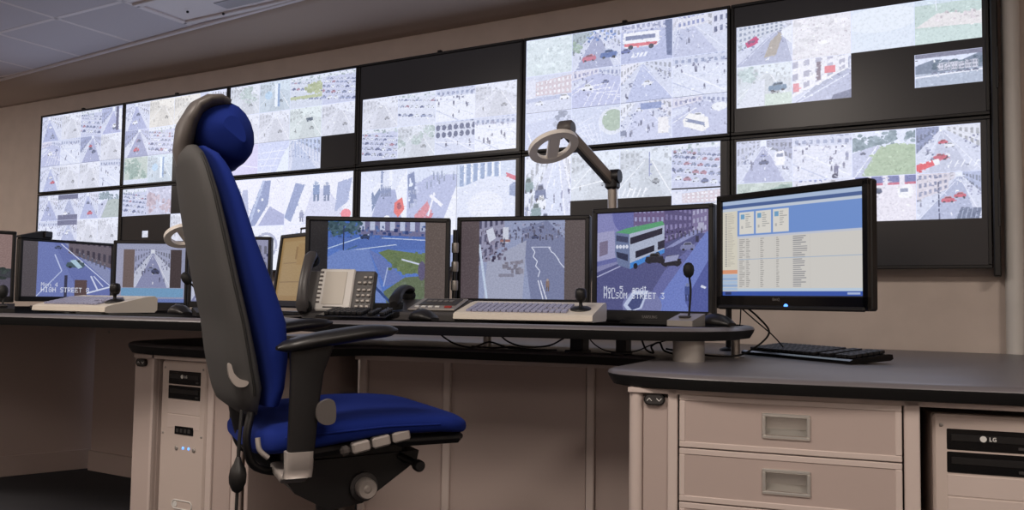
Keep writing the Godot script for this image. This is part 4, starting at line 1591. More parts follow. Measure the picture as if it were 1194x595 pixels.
	commit(st, "tilt_lever", M.black, t)
	st = sx()
	tube(st, curve([Vector3(0, .60, .225), Vector3(0, .54, .215), Vector3(0, .47, .19), Vector3(0, .42, .13), Vector3(0, .405, .04)], 6), .02, 12, Transform3D(Basis.from_scale(Vector3(1.7, 1, 1)), Vector3.ZERO))
	tube(st, curve([Vector3(.16, .56, .215), Vector3(.17, .50, .225), Vector3(.155, .44, .20), Vector3(.1, .41, .1)], 6), .009, 10)
	tube(st, curve([Vector3(-.14, .56, .20), Vector3(-.14, .50, .20), Vector3(-.13, .44, .18), Vector3(-.1, .41, .1)], 6), .013, 10)
	commit(st, "back_bar", M.black, t)
	# lumbar pump
	st = sx()
	lathe(st, [[.003, -.036], [.011, -.03], [.0175, -.014], [.0185, .0], [.016, .014], [.009, .026], [.006, .036], [.004, .04]], 16, Transform3D(Basis(), Vector3(.2, .434, .246)))
	commit(st, "pump_bulb", M.arm_rubber, t)
	st = sx()
	tube(st, curve([Vector3(.19, .57, .24), Vector3(.198, .52, .244), Vector3(.2, .47, .246)], 5), .004, 8)
	tube(st, curve([Vector3(.2, .4, .246), Vector3(.203, .34, .245), Vector3(.19, .28, .22)], 5), .0035, 8)
	commit(st, "pump_hose", M.rubber, t)
	# height catch on the shell
	st = sx()
	prism(st, smooth_poly([Vector2(-.268, .668), Vector2(-.262, .65), Vector2(-.249, .637), Vector2(-.232, .631), Vector2(-.238, .621), Vector2(-.256, .622), Vector2(-.270, .640), Vector2(-.274, .667)]), .196, .212, Transform3D(Basis(Vector3(0, 0, -1), Vector3.UP, Vector3(1, 0, 0)), Vector3.ZERO), true)
	commit(st, "height_catch", M.lever_silver, t)
	one_box("hinge_block", M.mid_grey, t, Vector3(-.19, .60, .165), Vector3(.05, .045, .05), .008)
	# arms
	for s in [1, -1]:
		var arm := Node3D.new()
		put(arm, "armrest", t)
		var rings := []
		for k in 17:
			var u := k / 16.0
			var f := lerpf(-.188, .072, u)
			var e := pow(maxf(0.0, 1.0 - pow(absf(u * 2 - 1), 3.5)), .5)
			var yc := lerp_table([[-.188, .704], [-.1, .722], [0, .737], [.072, .741]], f, 1)
			var r := []
			for j in 16:
				var a := TAU * j / 16.0
				r.append(Vector3(s * .272 + signf(cos(a)) * pow(absf(cos(a)), .6) * (.012 + .034 * e), yc + sin(a) * (.004 + .0125 * e), -f))
			rings.append(r)
		st = sx()
		loft(st, rings)
		commit(st, "pad", M.arm_rubber, arm)
		st = sx()
		var post := []
		for v in [[.712, -.115, .046], [.69, -.118, .042], [.65, -.124, .034], [.6, -.127, .031], [.54, -.130, .029], [.475, -.133, .027]]:
			var r := []
			for p in round_poly([Vector2(-.015, -v[2]), Vector2(.015, -v[2]), Vector2(.015, v[2]), Vector2(-.015, v[2])], [.008, .008, .008, .008], 2):
				r.append(Vector3(s * .272 + p.x, v[0], -v[1] + p.y))
			post.append(r)
		loft(st, post)
		commit(st, "post", M.black, arm)
		st = sx()
		var br := []
		for v in [[.272, .490, .029, .018], [.272, .455, .028, .017], [.262, .434, .029, .014], [.225, .427, .029, .012], [.12, .432, .027, .011]]:
			var r := []
			for p in round_poly([Vector2(-1, -1), Vector2(1, -1), Vector2(1, 1), Vector2(-1, 1)], [.4, .4, .4, .4], 2):
				var up := 1.0 if v[0] < .25 else 0.0
				r.append(Vector3(s * (v[0] + p.x * v[3] * (1.0 - up)), v[1] + p.x * v[3] * up, .136 + p.y * v[2]))
			br.append(r)
		loft(st, br)
		commit(st, "bracket", M.lever_silver, arm)
		st = sx()
		prism(st, smooth_poly([Vector2(-.105, .585), Vector2(-.085, .598), Vector2(-.07, .592), Vector2(-.066, .567), Vector2(-.07, .548), Vector2(-.09, .545), Vector2(-.106, .558)]), s * .285, s * .298, Transform3D(Basis(Vector3(0, 0, -1), Vector3.UP, Vector3(1, 0, 0)), Vector3.ZERO), true)
		commit(st, "arm_button", M.mid_grey, arm)
	# column and base
	st = sx()
	tube(st, [Vector3(0, .34, 0), Vector3(0, .12, 0)], .028, 16)
	tube(st, [Vector3(0, .23, 0), Vector3(0, .06, 0)], .036, 16)
	commit(st, "gas_column", M.black, t)
	st = sx()
	for k in 5:
		var a := TAU * k / 5.0 + .3
		var d := Vector3(cos(a), 0, sin(a))
		tube(st, [Vector3(0, .105, 0), d * .16 + Vector3(0, .098, 0), d * .31 + Vector3(0, .076, 0)], [.034, .026, .019], 10)
	commit(st, "base", M.black, t)
	for k in 5:
		var a := TAU * k / 5.0 + .3
		var d := Vector3(cos(a), 0, sin(a))
		st = sx()
		for s in [-1, 1]:
			lathe(st, [[.02, -.009], [.027, -.006], [.027, .006], [.02, .009]], 16, Transform3D(Basis(Vector3.UP, -a) * Basis(Vector3.RIGHT, PI / 2), d * .31 + Vector3(0, .028, 0) + d.cross(Vector3.UP) * s * .014))
		tube(st, [d * .31 + Vector3(0, .03, 0), d * .31 + Vector3(0, .085, 0)], .008, 8)
		commit(st, "caster", M.black, t)

func ring_lamp(label: String, foot: Vector3, joint: Vector3, elbow: Vector3, head: Vector3, normal: Vector3, long_dir: Vector3, rx: float, rz: float):
	var t := thing("ring_lamp", label, "lamp", foot, 0.0, "ring-headed console lamps")
	var j := joint - foot
	var e := elbow - foot
	var h := head - foot
	var st := sx()
	bx(st, Vector3(0, .012, 0), Vector3(.09, .024, .09), .006)
	commit(st, "clamp_base", M.black, t)
	st = sx()
	tube(st, [Vector3(0, .02, 0), Vector3(j.x, j.y, j.z)], .0165, 14)
	commit(st, "post", M.alu, t)
	st = sx()
	bx(st, j, Vector3(.042, .05, .042), .008)
	lathe(st, [[.022, -.026], [.024, -.02], [.024, .02], [.022, .026]], 16, Transform3D(Basis(Vector3.BACK, PI / 2), j + Vector3(0, .018, 0)))
	commit(st, "joint", M.black, t)
	var d := (e - j)
	var zb := d.normalized()
	var xb := zb.cross(Vector3.UP).normalized()
	var tf := Transform3D(Basis(xb, zb.cross(xb).normalized() * -1.0, zb), (e + j) * .5)
	one_box("arm", M.alu, t, Vector3.ZERO, Vector3(.028, .034, d.length()), .005, tf)
	one_box("arm_channel", M.dark_grey, t, Vector3(0, -.016, 0), Vector3(.02, .006, d.length() * .94), .001, tf)
	st = sx()
	lathe(st, [[.02, -.024], [.026, -.018], [.026, .018], [.02, .024]], 18, Transform3D(Basis(Vector3.BACK, PI / 2), e + Vector3(0, .006, 0)))
	tube(st, [e, (e * .45 + h * .55) + Vector3(0, .012, 0)], .014, 10)
	commit(st, "head_joint", M.mid_grey, t)
	# oval ring with a crossbar
	var nb := normal.normalized()
	var xa := (long_dir - nb * long_dir.dot(nb)).normalized()
	var za := xa.cross(nb).normalized()
	var hb := Transform3D(Basis(xa, nb, za), h)
	st = sx()
	var n := 36
	for k in n:
		var a := TAU * k / n
		var b := TAU * (k + 1) / n
		var o := [Vector3(cos(a) * rx, 0, sin(a) * rz), Vector3(cos(b) * rx, 0, sin(b) * rz)]
		var i := [o[0] * .68, o[1] * .68]
		var up := Vector3(0, .007, 0)
		face(st, [hb * (o[0] + up), hb * (o[1] + up), hb * (i[1] + up), hb * (i[0] + up)], hb.basis.y)
		face(st, [hb * (o[0] - up), hb * (o[1] - up), hb * (i[1] - up), hb * (i[0] - up)], -hb.basis.y)
		face(st, [hb * (o[0] + up), hb * (o[1] + up), hb * (o[1] - up), hb * (o[0] - up)], hb.basis * (o[0] + o[1]), true)
		face(st, [hb * (i[0] + up), hb * (i[1] + up), hb * (i[1] - up), hb * (i[0] - up)], -(hb.basis * (o[0] + o[1])), true)
	commit(st, "ring", M.lamp_white, t)
	one_box("crossbar", M.lamp_white, t, Vector3.ZERO, Vector3(rx * .46, .014, rz * 1.5), .003, hb * Transform3D(Basis(Vector3.UP, .2), Vector3(0, .001, 0)))

func gooseneck(label: String, at: Vector3, turn: float, tip: Vector3, base: Vector3, silver: bool):
	var t := thing("gooseneck_microphone", label, "microphone", at, turn, "gooseneck microphones")
	var st := sx()
	prism(st, PackedVector2Array([Vector2(-base.z * .5, .0), Vector2(base.z * .5, 0), Vector2(base.z * .5, base.y), Vector2(-base.z * .5, base.y * .45)]), -base.x * .5, base.x * .5, Transform3D(Basis(Vector3(0, 0, -1), Vector3.UP, Vector3(1, 0, 0)), Vector3.ZERO))
	commit(st, "base", M.silver if silver else M.black, t)
	one_box("talk_button", M.dark_grey, t, Vector3(0, base.y * .74, base.z * .1), Vector3(.03, .006, .02), .002)
	st = sx()
	var foot := Vector3(0, base.y * .7, -base.z * .2)
	tube(st, curve([foot, foot.lerp(tip, .5) + Vector3(.004, .015, -.004), tip], 7), .0032, 8)
	commit(st, "neck", M.rubber, t)
	st = sx()
	var d := (tip - foot).normalized()
	var m := Basis(Quaternion(Vector3.UP, d))
	lathe(st, [[.006, -.012], [.013, -.004], [.0155, .008], [.014, .02], [.008, .028], [.002, .03]], 16, Transform3D(m, tip))
	commit(st, "windshield", M.rubber, t)

func desk_phone_pale():
	var t := thing("desk_telephone", "desk telephone with white angled display panel and grey keypad", "telephone", Vector3(3.728, .748, 1.228), deg_to_rad(24))
	# a stand that holds the whole face up at a steep angle
	var face_tf := Transform3D(Basis(Vector3.RIGHT, -deg_to_rad(24)), Vector3(0, .018, .06))
	var st := sx()
	prism(st, PackedVector2Array([Vector2(-.075, 0), Vector2(.07, 0), Vector2(.07, .10), Vector2(.055, .12), Vector2(-.07, .016)]), -.095, .095, Transform3D(Basis(Vector3(0, 0, -1), Vector3.UP, Vector3(1, 0, 0)), Vector3.ZERO))
	commit(st, "foot", M.dark_grey, t)
	one_box("body", M.phone_grey, t, Vector3(.0, .072, -.012), Vector3(.235, .146, .024), .007, face_tf)
	one_box("display_surround", M.phone_white, t, Vector3(-.004, .074, .003), Vector3(.112, .142, .014), .004, face_tf)
	one_box("display_window", M.lcd, t, Vector3(-.006, .078, .0105), Vector3(.068, .112, .002), .001, face_tf)
	st = sx()
	for k in 8:
		bx(st, Vector3(-.053, .03 + k * .0145, .0105), Vector3(.012, .006, .004), .001, face_tf)
	commit(st, "line_keys", M.mid_grey, t)
	one_box("slot", M.dark_grey, t, Vector3(-.004, .013, .0105), Vector3(.06, .004, .002), 0, face_tf)
	st = sx()
	for r in 6:
		for c in 3:
			if r == 5 and c == 0:
				continue
			bx(st, Vector3(.069 + c * .0165, .02 + r * .0185 + (.006 if r > 3 else 0.0), .002), Vector3(.0125, .009, .008), .002, face_tf)
	commit(st, "keypad", M.silver, t)
	handset(t, face_tf * Transform3D(Basis(Vector3.RIGHT, PI / 2), Vector3(-.091, .092, .006)), M.phone_grey)

func desk_phone_dark():
	var t := thing("desk_telephone", "dark low desk telephone with curled cord and a red key", "telephone", Vector3(3.995, .748, 1.13), deg_to_rad(14))
	var st := sx()
	prism(st, PackedVector2Array([Vector2(-.09, 0), Vector2(.09, 0), Vector2(.09, .058), Vector2(.075, .062), Vector2(-.085, .022), Vector2(-.09, .016)]), -.12, .12, Transform3D(Basis(Vector3(0, 0, -1), Vector3.UP, Vector3(1, 0, 0)), Vector3.ZERO))
	commit(st, "body", M.phone_grey, t)
	var pl := Transform3D(Basis(Vector3.RIGHT, deg_to_rad(14)), Vector3(.035, .043, .0))
	one_box("face_plate", M.silver, t, Vector3(0, .004, 0), Vector3(.15, .006, .135), .002, pl)
	one_box("display_window", M.dark_grey, t, Vector3(0.004, .008, -.015), Vector3(.118, .003, .075), .001, pl)
	st = sx()
	for k in 5:
		bx(st, Vector3(-.035 + k * .018, .0105, -.02), Vector3(.013, .0015, .018), 0, pl)
	commit(st, "display_digits", M.grey_print, t)
	one_box("red_key", M.red, t, Vector3(.048, .009, .045), Vector3(.022, .004, .012), .001, pl)
	st = sx()
	for k in 4:
		bx(st, Vector3(-.052 + k * .022, .009, .045), Vector3(.014, .004, .01), .001, pl)
	commit(st, "function_keys", M.white_print, t)
	handset(t, Transform3D(Basis(Vector3.UP, .15) * Basis(Vector3.RIGHT, .2), Vector3(-.088, .05, -.01)), M.arm_rubber)
	st = sx()
	var c := []
	for k in 140:
		var s := k / 139.0
		var base := Vector3(-.10, .03, .08).bezier_interpolate(Vector3(-.095, -.005, .105), Vector3(-.12, .0, .11), Vector3(-.165, .012, .10), s)
		base.y = maxf(base.y, .0075)
		c.append(base + Vector3(0, cos(s * TAU * 20.0), sin(s * TAU * 20.0)) * .005)
	tube(st, c, .0018, 5)
	commit(st, "curled_cord", M.rubber, t)

func cabinets():
	# pedestal with drawers and a computer bay under the right wing of the console
	var t := thing("drawer_pedestal", "cream console pedestal with three visible drawers and an open computer bay", "cabinet", Vector3(4.893, 0, 1.425), deg_to_rad(10.1))
	var top := .618
	one_box("side_panel", M.cabinet, t, Vector3(-.06, top * .5, -.30), Vector3(.07, top, .54), .004)
	one_box("back_panel", M.cabinet, t, Vector3(.33, top * .5, -.575), Vector3(.84, top, .02), .002)
	one_box("divider", M.cabinet, t, Vector3(.478, top * .5, -.29), Vector3(.018, top, .55), .001)
	one_box("side_panel", M.cabinet, t, Vector3(.775, top * .5, -.29), Vector3(.02, top, .55), .002)
	one_box("plinth", M.dark_grey, t, Vector3(.33, .04, -.29), Vector3(.80, .08, .5), .002)
	var st := sx()
	tube(st, [Vector3(-.098, 0, -.02), Vector3(-.098, top, -.02)], .017, 16)
	commit(st, "corner_post", M.cabinet_frame, t)
	one_box("control_panel", M.drawer, t, Vector3(-.052, top * .5 - .006, -.012), Vector3(.056, top - .03, .014), .001)
	one_box("stile", M.cabinet_frame, t, Vector3(-.013, top * .5, -.008), Vector3(.022, top, .02), .002)
	one_box("stile", M.cabinet_frame, t, Vector3(.4735, top * .5, -.008), Vector3(.030, top, .02), .002)
	one_box("rail", M.cabinet_frame, t, Vector3(.325, top - .007, -.008), Vector3(.88, .011, .02), .001)
	switch_plate(t, Vector3(-.054, .592, -.004))
	for k in 4:
		var y := .608 - k * .118
		var d := Node3D.new()
		put(d, "drawer", t)
		var hgt := .1155
		st = sx()
		var b := .013
		bx(st, Vector3(.2285, y - .0015 - b * .5, .0), Vector3(.452, b, .014), .0015)
		bx(st, Vector3(.2285, y - .0015 - hgt + b * .5, .0), Vector3(.452, b, .014), .0015)
		bx(st, Vector3(.0025 + b * .5, y - .0015 - hgt * .5, .0), Vector3(b, hgt - 2 * b, .014), .0015)
		bx(st, Vector3(.4545 - b * .5, y - .0015 - hgt * .5, .0), Vector3(b, hgt - 2 * b, .014), .0015)
		commit(st, "frame", M.cabinet_frame, d)
		# front panel with a real opening behind the pull
		var cy := y - .0015 - hgt * .5
		var hx := .041
		var hy := .0185
		st = sx()
		var x0 := .0025 + b
		var x1 := .4545 - b
		var y0 := cy - hgt * .5 + b
		var y1 := cy + hgt * .5 - b
		bx(st, Vector3((x0 + .2285 - hx) * .5, cy, -.001), Vector3(.2285 - hx - x0, y1 - y0, .012))
		bx(st, Vector3((x1 + .2285 + hx) * .5, cy, -.001), Vector3(x1 - .2285 - hx, y1 - y0, .012))
		bx(st, Vector3(.2285, (y1 + cy + hy) * .5, -.001), Vector3(2 * hx, y1 - cy - hy, .012))
		bx(st, Vector3(.2285, (y0 + cy - hy) * .5, -.001), Vector3(2 * hx, cy - hy - y0, .012))
		commit(st, "front", M.drawer, d)
		st = sx()
		bx(st, Vector3(.2285, cy, -.03), Vector3(.42, hgt - .02, .008))
		bx(st, Vector3(.2285, cy - .05, -.2), Vector3(.42, .008, .36))
		commit(st, "box", M.cabinet, d)
		st = sx()
		var fw := .0075
		bx(st, Vector3(.2285, cy + .0235, .0065), Vector3(.099, fw, .006), .002)
		bx(st, Vector3(.2285, cy - .0235, .0065), Vector3(.099, fw, .006), .002)
		bx(st, Vector3(.2285 - .0455, cy, .0065), Vector3(.0085, .042, .006), .002)
		bx(st, Vector3(.2285 + .0455, cy, .0065), Vector3(.0085, .042, .006), .002)
		# cup: upright back, roof, side walls and a sloping lip below
		var zb := -.021
		var yl := cy - hy * .45
		face(st, [Vector3(.2285 - hx, cy + hy, zb), Vector3(.2285 + hx, cy + hy, zb), Vector3(.2285 + hx, yl, zb), Vector3(.2285 - hx, yl, zb)], Vector3.BACK)
		face(st, [Vector3(.2285 - hx, cy + hy, .006), Vector3(.2285 + hx, cy + hy, .006), Vector3(.2285 + hx, cy + hy, zb), Vector3(.2285 - hx, cy + hy, zb)], Vector3.DOWN)
		face(st, [Vector3(.2285 - hx, yl, zb), Vector3(.2285 + hx, yl, zb), Vector3(.2285 + hx, cy - hy, .006), Vector3(.2285 - hx, cy - hy, .006)], Vector3(0, 1, .3))
		for s in [-1, 1]:
			face(st, [Vector3(.2285 + s * hx, cy + hy, .006), Vector3(.2285 + s * hx, cy + hy, zb), Vector3(.2285 + s * hx, yl, zb), Vector3(.2285 + s * hx, cy - hy, .006)], Vector3(-s, 0, 0))
		commit(st, "recessed_pull", M.chrome, d)
	computer("beige computer tower in the bay beside the drawers", t.transform * Vector3(.615, .082, -.03), t.rotation.y, .20, .508, .0, .458, false)

	# its twin under the left wing
	t = thing("computer_pedestal", "cream console pedestal with a height switch and an open computer bay", "cabinet", Vector3(3.27, 0, 1.441))
	one_box("side_panel", M.cabinet, t, Vector3(-.218, top * .5, -.29), Vector3(.03, top, .55), .003)
	one_box("control_panel", M.cabinet, t, Vector3(-.180, top * .5 - .006, -.012), Vector3(.104, top - .012, .016), .001)
	one_box("divider", M.cabinet, t, Vector3(-.134, top * .5, -.29), Vector3(.014, top, .55), .002)
	one_box("back_panel", M.cabinet, t, Vector3(0, top * .5, -.575), Vector3(.46, top, .02), .002)
	one_box("stile", M.cabinet_frame, t, Vector3(.137, top * .5, -.008), Vector3(.026, top, .02), .002)
	one_box("stile", M.cabinet_frame, t, Vector3(-.1345, top * .5, -.006), Vector3(.012, top, .02), .002)
	one_box("front_panel", M.drawer, t, Vector3(.188, top * .5 - .006, -.012), Vector3(.075, top - .012, .014), .001)
	one_box("side_panel", M.cabinet, t, Vector3(.222, top * .5, -.29), Vector3(.02, top, .55), .003)
	one_box("rail", M.cabinet_frame, t, Vector3(0, top - .007, -.006), Vector3(.46, .012, .02), .001)
	one_box("plinth", M.dark_grey, t, Vector3(0, .03, -.3), Vector3(.42, .06, .5), .002)
	st = sx()
	tube(st, [Vector3(.238, 0, -.02), Vector3(.238, top, -.02)], .017, 16)
	commit(st, "corner_post", M.cabinet_frame, t)
	switch_plate(t, Vector3(-.193, .590, -.003))
	computer("beige computer tower with two blue indicator lights in the left pedestal bay", Vector3(3.276, .062, 1.435), 0, .21, .540, .005, .488, true)

func console():
	# lower worktop: a U of one thickness, wings over the pedestals
	var o := [Vector2(2.90, -.07), Vector2(2.90, 1.28), Vector2(2.96, 1.43), Vector2(3.15, 1.475), Vector2(3.42, 1.470), Vector2(3.56, 1.42), Vector2(3.62, 1.18), Vector2(3.68, 1.03), Vector2(4.10, .965), Vector2(4.50, .895), Vector2(4.66, .93), Vector2(4.69, 1.15), Vector2(4.70, 1.44), Vector2(4.88, 1.468), Vector2(5.03, 1.458), Vector2(5.30, 1.40), Vector2(5.56, 1.335), Vector2(5.90, 1.26), Vector2(5.90, -.07)]
	slab("console_worktop", "lower grey console worktop with black edge resting on the cream pedestals", "worktop", round_poly(o, [0, .08, .06, .06, .06, .08, .08, .08, .1, .12, .06, .08, .09, .1, .1, .1, .1, 0, 0], 5), .655, .036)
	var d := [Vector2(3.48, .56), Vector2(3.48, 1.27), Vector2(3.72, 1.42), Vector2(3.82, 1.435), Vector2(4.10, 1.38), Vector2(4.50, 1.265), Vector2(4.76, 1.205), Vector2(4.91, 1.06), Vector2(4.91, .72), Vector2(4.75, .56)]
	slab("operator_desk", "raised grey operator desktop with black edge ending in a rounded tip", "desk", round_poly(d, [.02, .02, .05, .05, .1, .1, .12, .12, .1, .1], 6), .7475, .036)
	d = [Vector2(1.30, .62), Vector2(1.30, 2.05), Vector2(2.95, 1.725), Vector2(3.60, 1.625), Vector2(3.69, 1.58), Vector2(3.69, 1.44), Vector2(3.455, 1.29), Vector2(3.455, .62)]
	slab("operator_desk", "raised grey operator desktop of the neighbouring console position", "desk", round_poly(d, [.02, .05, .2, .08, .05, .04, .02, .02], 6), .7475, .036)
	# lifting columns and brackets between the two levels
	var col := thing("desk_column", "short silver oval column under the rounded tip of the operator desktop", "column", Vector3(4.80, .655, 1.065))
	var st := sx()
	var rings := []
	for y in [.0, .002, .054, .0565]:
		rings.append(ring_se(0, 0, .041, .033, y, 2.6, 0, 24))
	loft(st, rings)
	commit(st, "sleeve", M.silver, col)
	for q in [[4.405, .955, .022, "black desk bracket behind the knee-well edge"], [4.545, .945, .016, "narrow black desk bracket near the silver column"]]:
		var b := thing("desk_bracket", q[3], "bracket", Vector3(q[0], .655, q[1] - .05))
		one_box("upright", M.black, b, Vector3(0, .0285, 0), Vector3(q[2] * 2, .056, .05), .004)
		one_box("flange", M.black, b, Vector3(0, .004, .012), Vector3(q[2] * 2.6, .008, .07), .002)
	for q in [[4.09, .93, "slim silver desk post beside the coiled cables"], [4.855, .80, "slim silver desk post under the rounded desktop tip"], [3.30, 1.05, "slim silver desk post over the computer pedestal"]]:
		var b := thing("desk_post", q[2], "post", Vector3(q[0], .655, q[1]))
		st = sx()
		tube(st, [Vector3(0, 0, 0), Vector3(0, .0565, 0)], .013, 12)
		lathe(st, [[.024, 0], [.024, .003], [.014, .006]], 16)
		commit(st, "tube", M.alu, b)
	# knee-well panels
	var kp := thing("knee_panel", "beige panelled back of the knee space with pale upright strips", "panel", Vector3(3.60, 0, 1.0), deg_to_rad(14.0))
	for k in [[.045, .29], [.345, .46], [.835, .22]]:
		one_box("panel", M.drawer, kp, Vector3(k[0] + k[1] * .5, .305, -.02), Vector3(k[1], .61, .016), .001)
	for x in [.033, .336, .818]:
		one_box("upright", M.cabinet_frame, kp, Vector3(x + .004, .305, -.006), Vector3(.026, .612, .022), .003)
	one_box("rail", M.cabinet_frame, kp, Vector3(.53, .609, -.006), Vector3(1.05, .018, .02), .002)
	one_box("plinth", M.drawer, kp, Vector3(.53, .045, -.004), Vector3(1.05, .09, .02), .002)
	kp = thing("side_panel", "plain beige panel closing the side of the computer pedestal", "panel", Vector3(3.546, 0, 1.20), deg_to_rad(90))
	one_box("board", M.drawer, kp, Vector3(-.02, .307, .0), Vector3(.40, .612, .016), .002)
	kp = thing("knee_panel", "beige corner panels under the neighbouring desktop", "panel", Vector3(1.864, 0, .785))
	one_box("panel", M.drawer, kp, Vector3(.515, .355, -.01), Vector3(1.03, .708, .02), .001)
	one_box("panel", M.drawer, kp, Vector3(0, 0, .0) + Vector3(-.14, .355, .34), Vector3(.02, .708, .74), .001, Transform3D(Basis(), Vector3.ZERO) * Transform3D(Basis(Vector3.UP, -.38), Vector3(.10, 0, -.03)))
	one_box("plinth", M.drawer, kp, Vector3(.515, .045, .006), Vector3(1.03, .09, .014), .002)
	one_box("plinth", M.drawer, kp, Vector3(-.128, .045, .34), Vector3(.014, .09, .74), .002, Transform3D(Basis(Vector3.UP, -.38), Vector3(.10, 0, -.03)))
	st = sx()
	lathe(st, [[.006, 0], [.006, .003], [.003, .004]], 12, Transform3D(Basis(Vector3.RIGHT, PI / 2), Vector3(.1, .64, .0)))
	commit(st, "screw", M.silver, kp)

# ------------------------------------------------------------------ scene
const CEIL := 2.26
const LAMPS := [[.6, 4.9, "at the far end of the rear row"], [2.8, 4.9, "of the rear row behind the neighbouring desk"], [5.0, 4.9, "of the rear row behind the blue chair"], [7.2, 4.9, "of the rear row by the plain side wall"], [2.2, 3.0, "over the aisle beside the neighbouring desk"], [4.4, 3.0, "over the aisle just behind the blue chair"], [6.6, 3.0, "over the aisle beside the drawer pedestal"], [-.9, 2.1, "near the bare plaster past the display wall"]]

func _ready():
	# camera
	var cam := Camera3D.new()
	cam.name = "camera"
	add_child(cam)
	cam.fov = rad_to_deg(2.0 * atan(297.5 / 985.0))
	cam.position = Vector3(5.507, .81, 3.266)
	cam.basis = Basis(Vector3.UP, .5176) * Basis(Vector3.RIGHT, .054) * Basis(Vector3.BACK, .0145)
	cam.near = .05
	cam.current = true
	# environment
	var we := WorldEnvironment.new()
	we.name = "environment"
	var env := Environment.new()
	env.background_mode = Environment.BG_COLOR
	env.background_color = Color(.02, .02, .022)
	env.tonemap_mode = Environment.TONE_MAPPER_LINEAR
	env.tonemap_exposure = 1.0
	env.sdfgi_enabled = true
	env.ssao_enabled = true
	env.ssil_enabled = true
	we.environment = env
	add_child(we)
	make_materials()
	grain_image = grain(840, 640)
	# ceiling lamps over and behind the operator's side of the room
	for q in LAMPS:
		ceiling_lamp(q[0], q[1], q[2])
	room()
	console()
	cabinets()
	for c in 6:
		for r in [1, 0]:
			wall_display(c, r, DISPLAY_LABELS[r][c])
	monitors()
	task_chair()
	desk_things()
	cables()

const DISPLAY_LABELS := [
	["lower display next to the bare plaster, busy with small street pictures", "lower display with two pictures lit, parked cars and reddish trees, rest black", "lower display showing station ticket gates and a corridor with walking people", "lower display showing three interior halls with red seats", "lower display with car-park rows and a pale road around a black gap", "lower display with a green field picture and a black band below"],
	["upper display next to the bare plaster, with twelve small street pictures", "upper display with parked cars, a yellow-green hedge and a black corner", "upper display with white hatched junction lines and a black lower corner", "upper display with a black band above eight washed-out pictures", "upper display filled with twelve pictures, one of a white and red bus", "upper display with a blank sky picture and a separate letterbox town view"]]

func ceiling_lamp(x: float, z: float, where: String):
	var t := thing("ceiling_lamp", "square recessed warm white ceiling lamp " + where, "lamp", Vector3(x, CEIL, z), 0, "recessed ceiling lamps")
	var st := sx()
	for s in [-1, 1]:
		bx(st, Vector3(s * .29, -.006, 0), Vector3(.03, .016, .61), .003)
		bx(st, Vector3(0, -.006, s * .29), Vector3(.55, .016, .03), .003)
	commit(st, "frame", M.grid, t)
	one_box("lamp_panel", M.lamp_panel, t, Vector3(0, -.004, 0), Vector3(.55, .006, .55), .001)
	area_light(t, "ceiling_light", Vector2(.54, .54), Transform3D(Basis(Vector3.RIGHT, -PI / 2), Vector3(0, -.012, 0)), Color(1, .945, .895), 3.3 if z < 4.0 else 1.25)

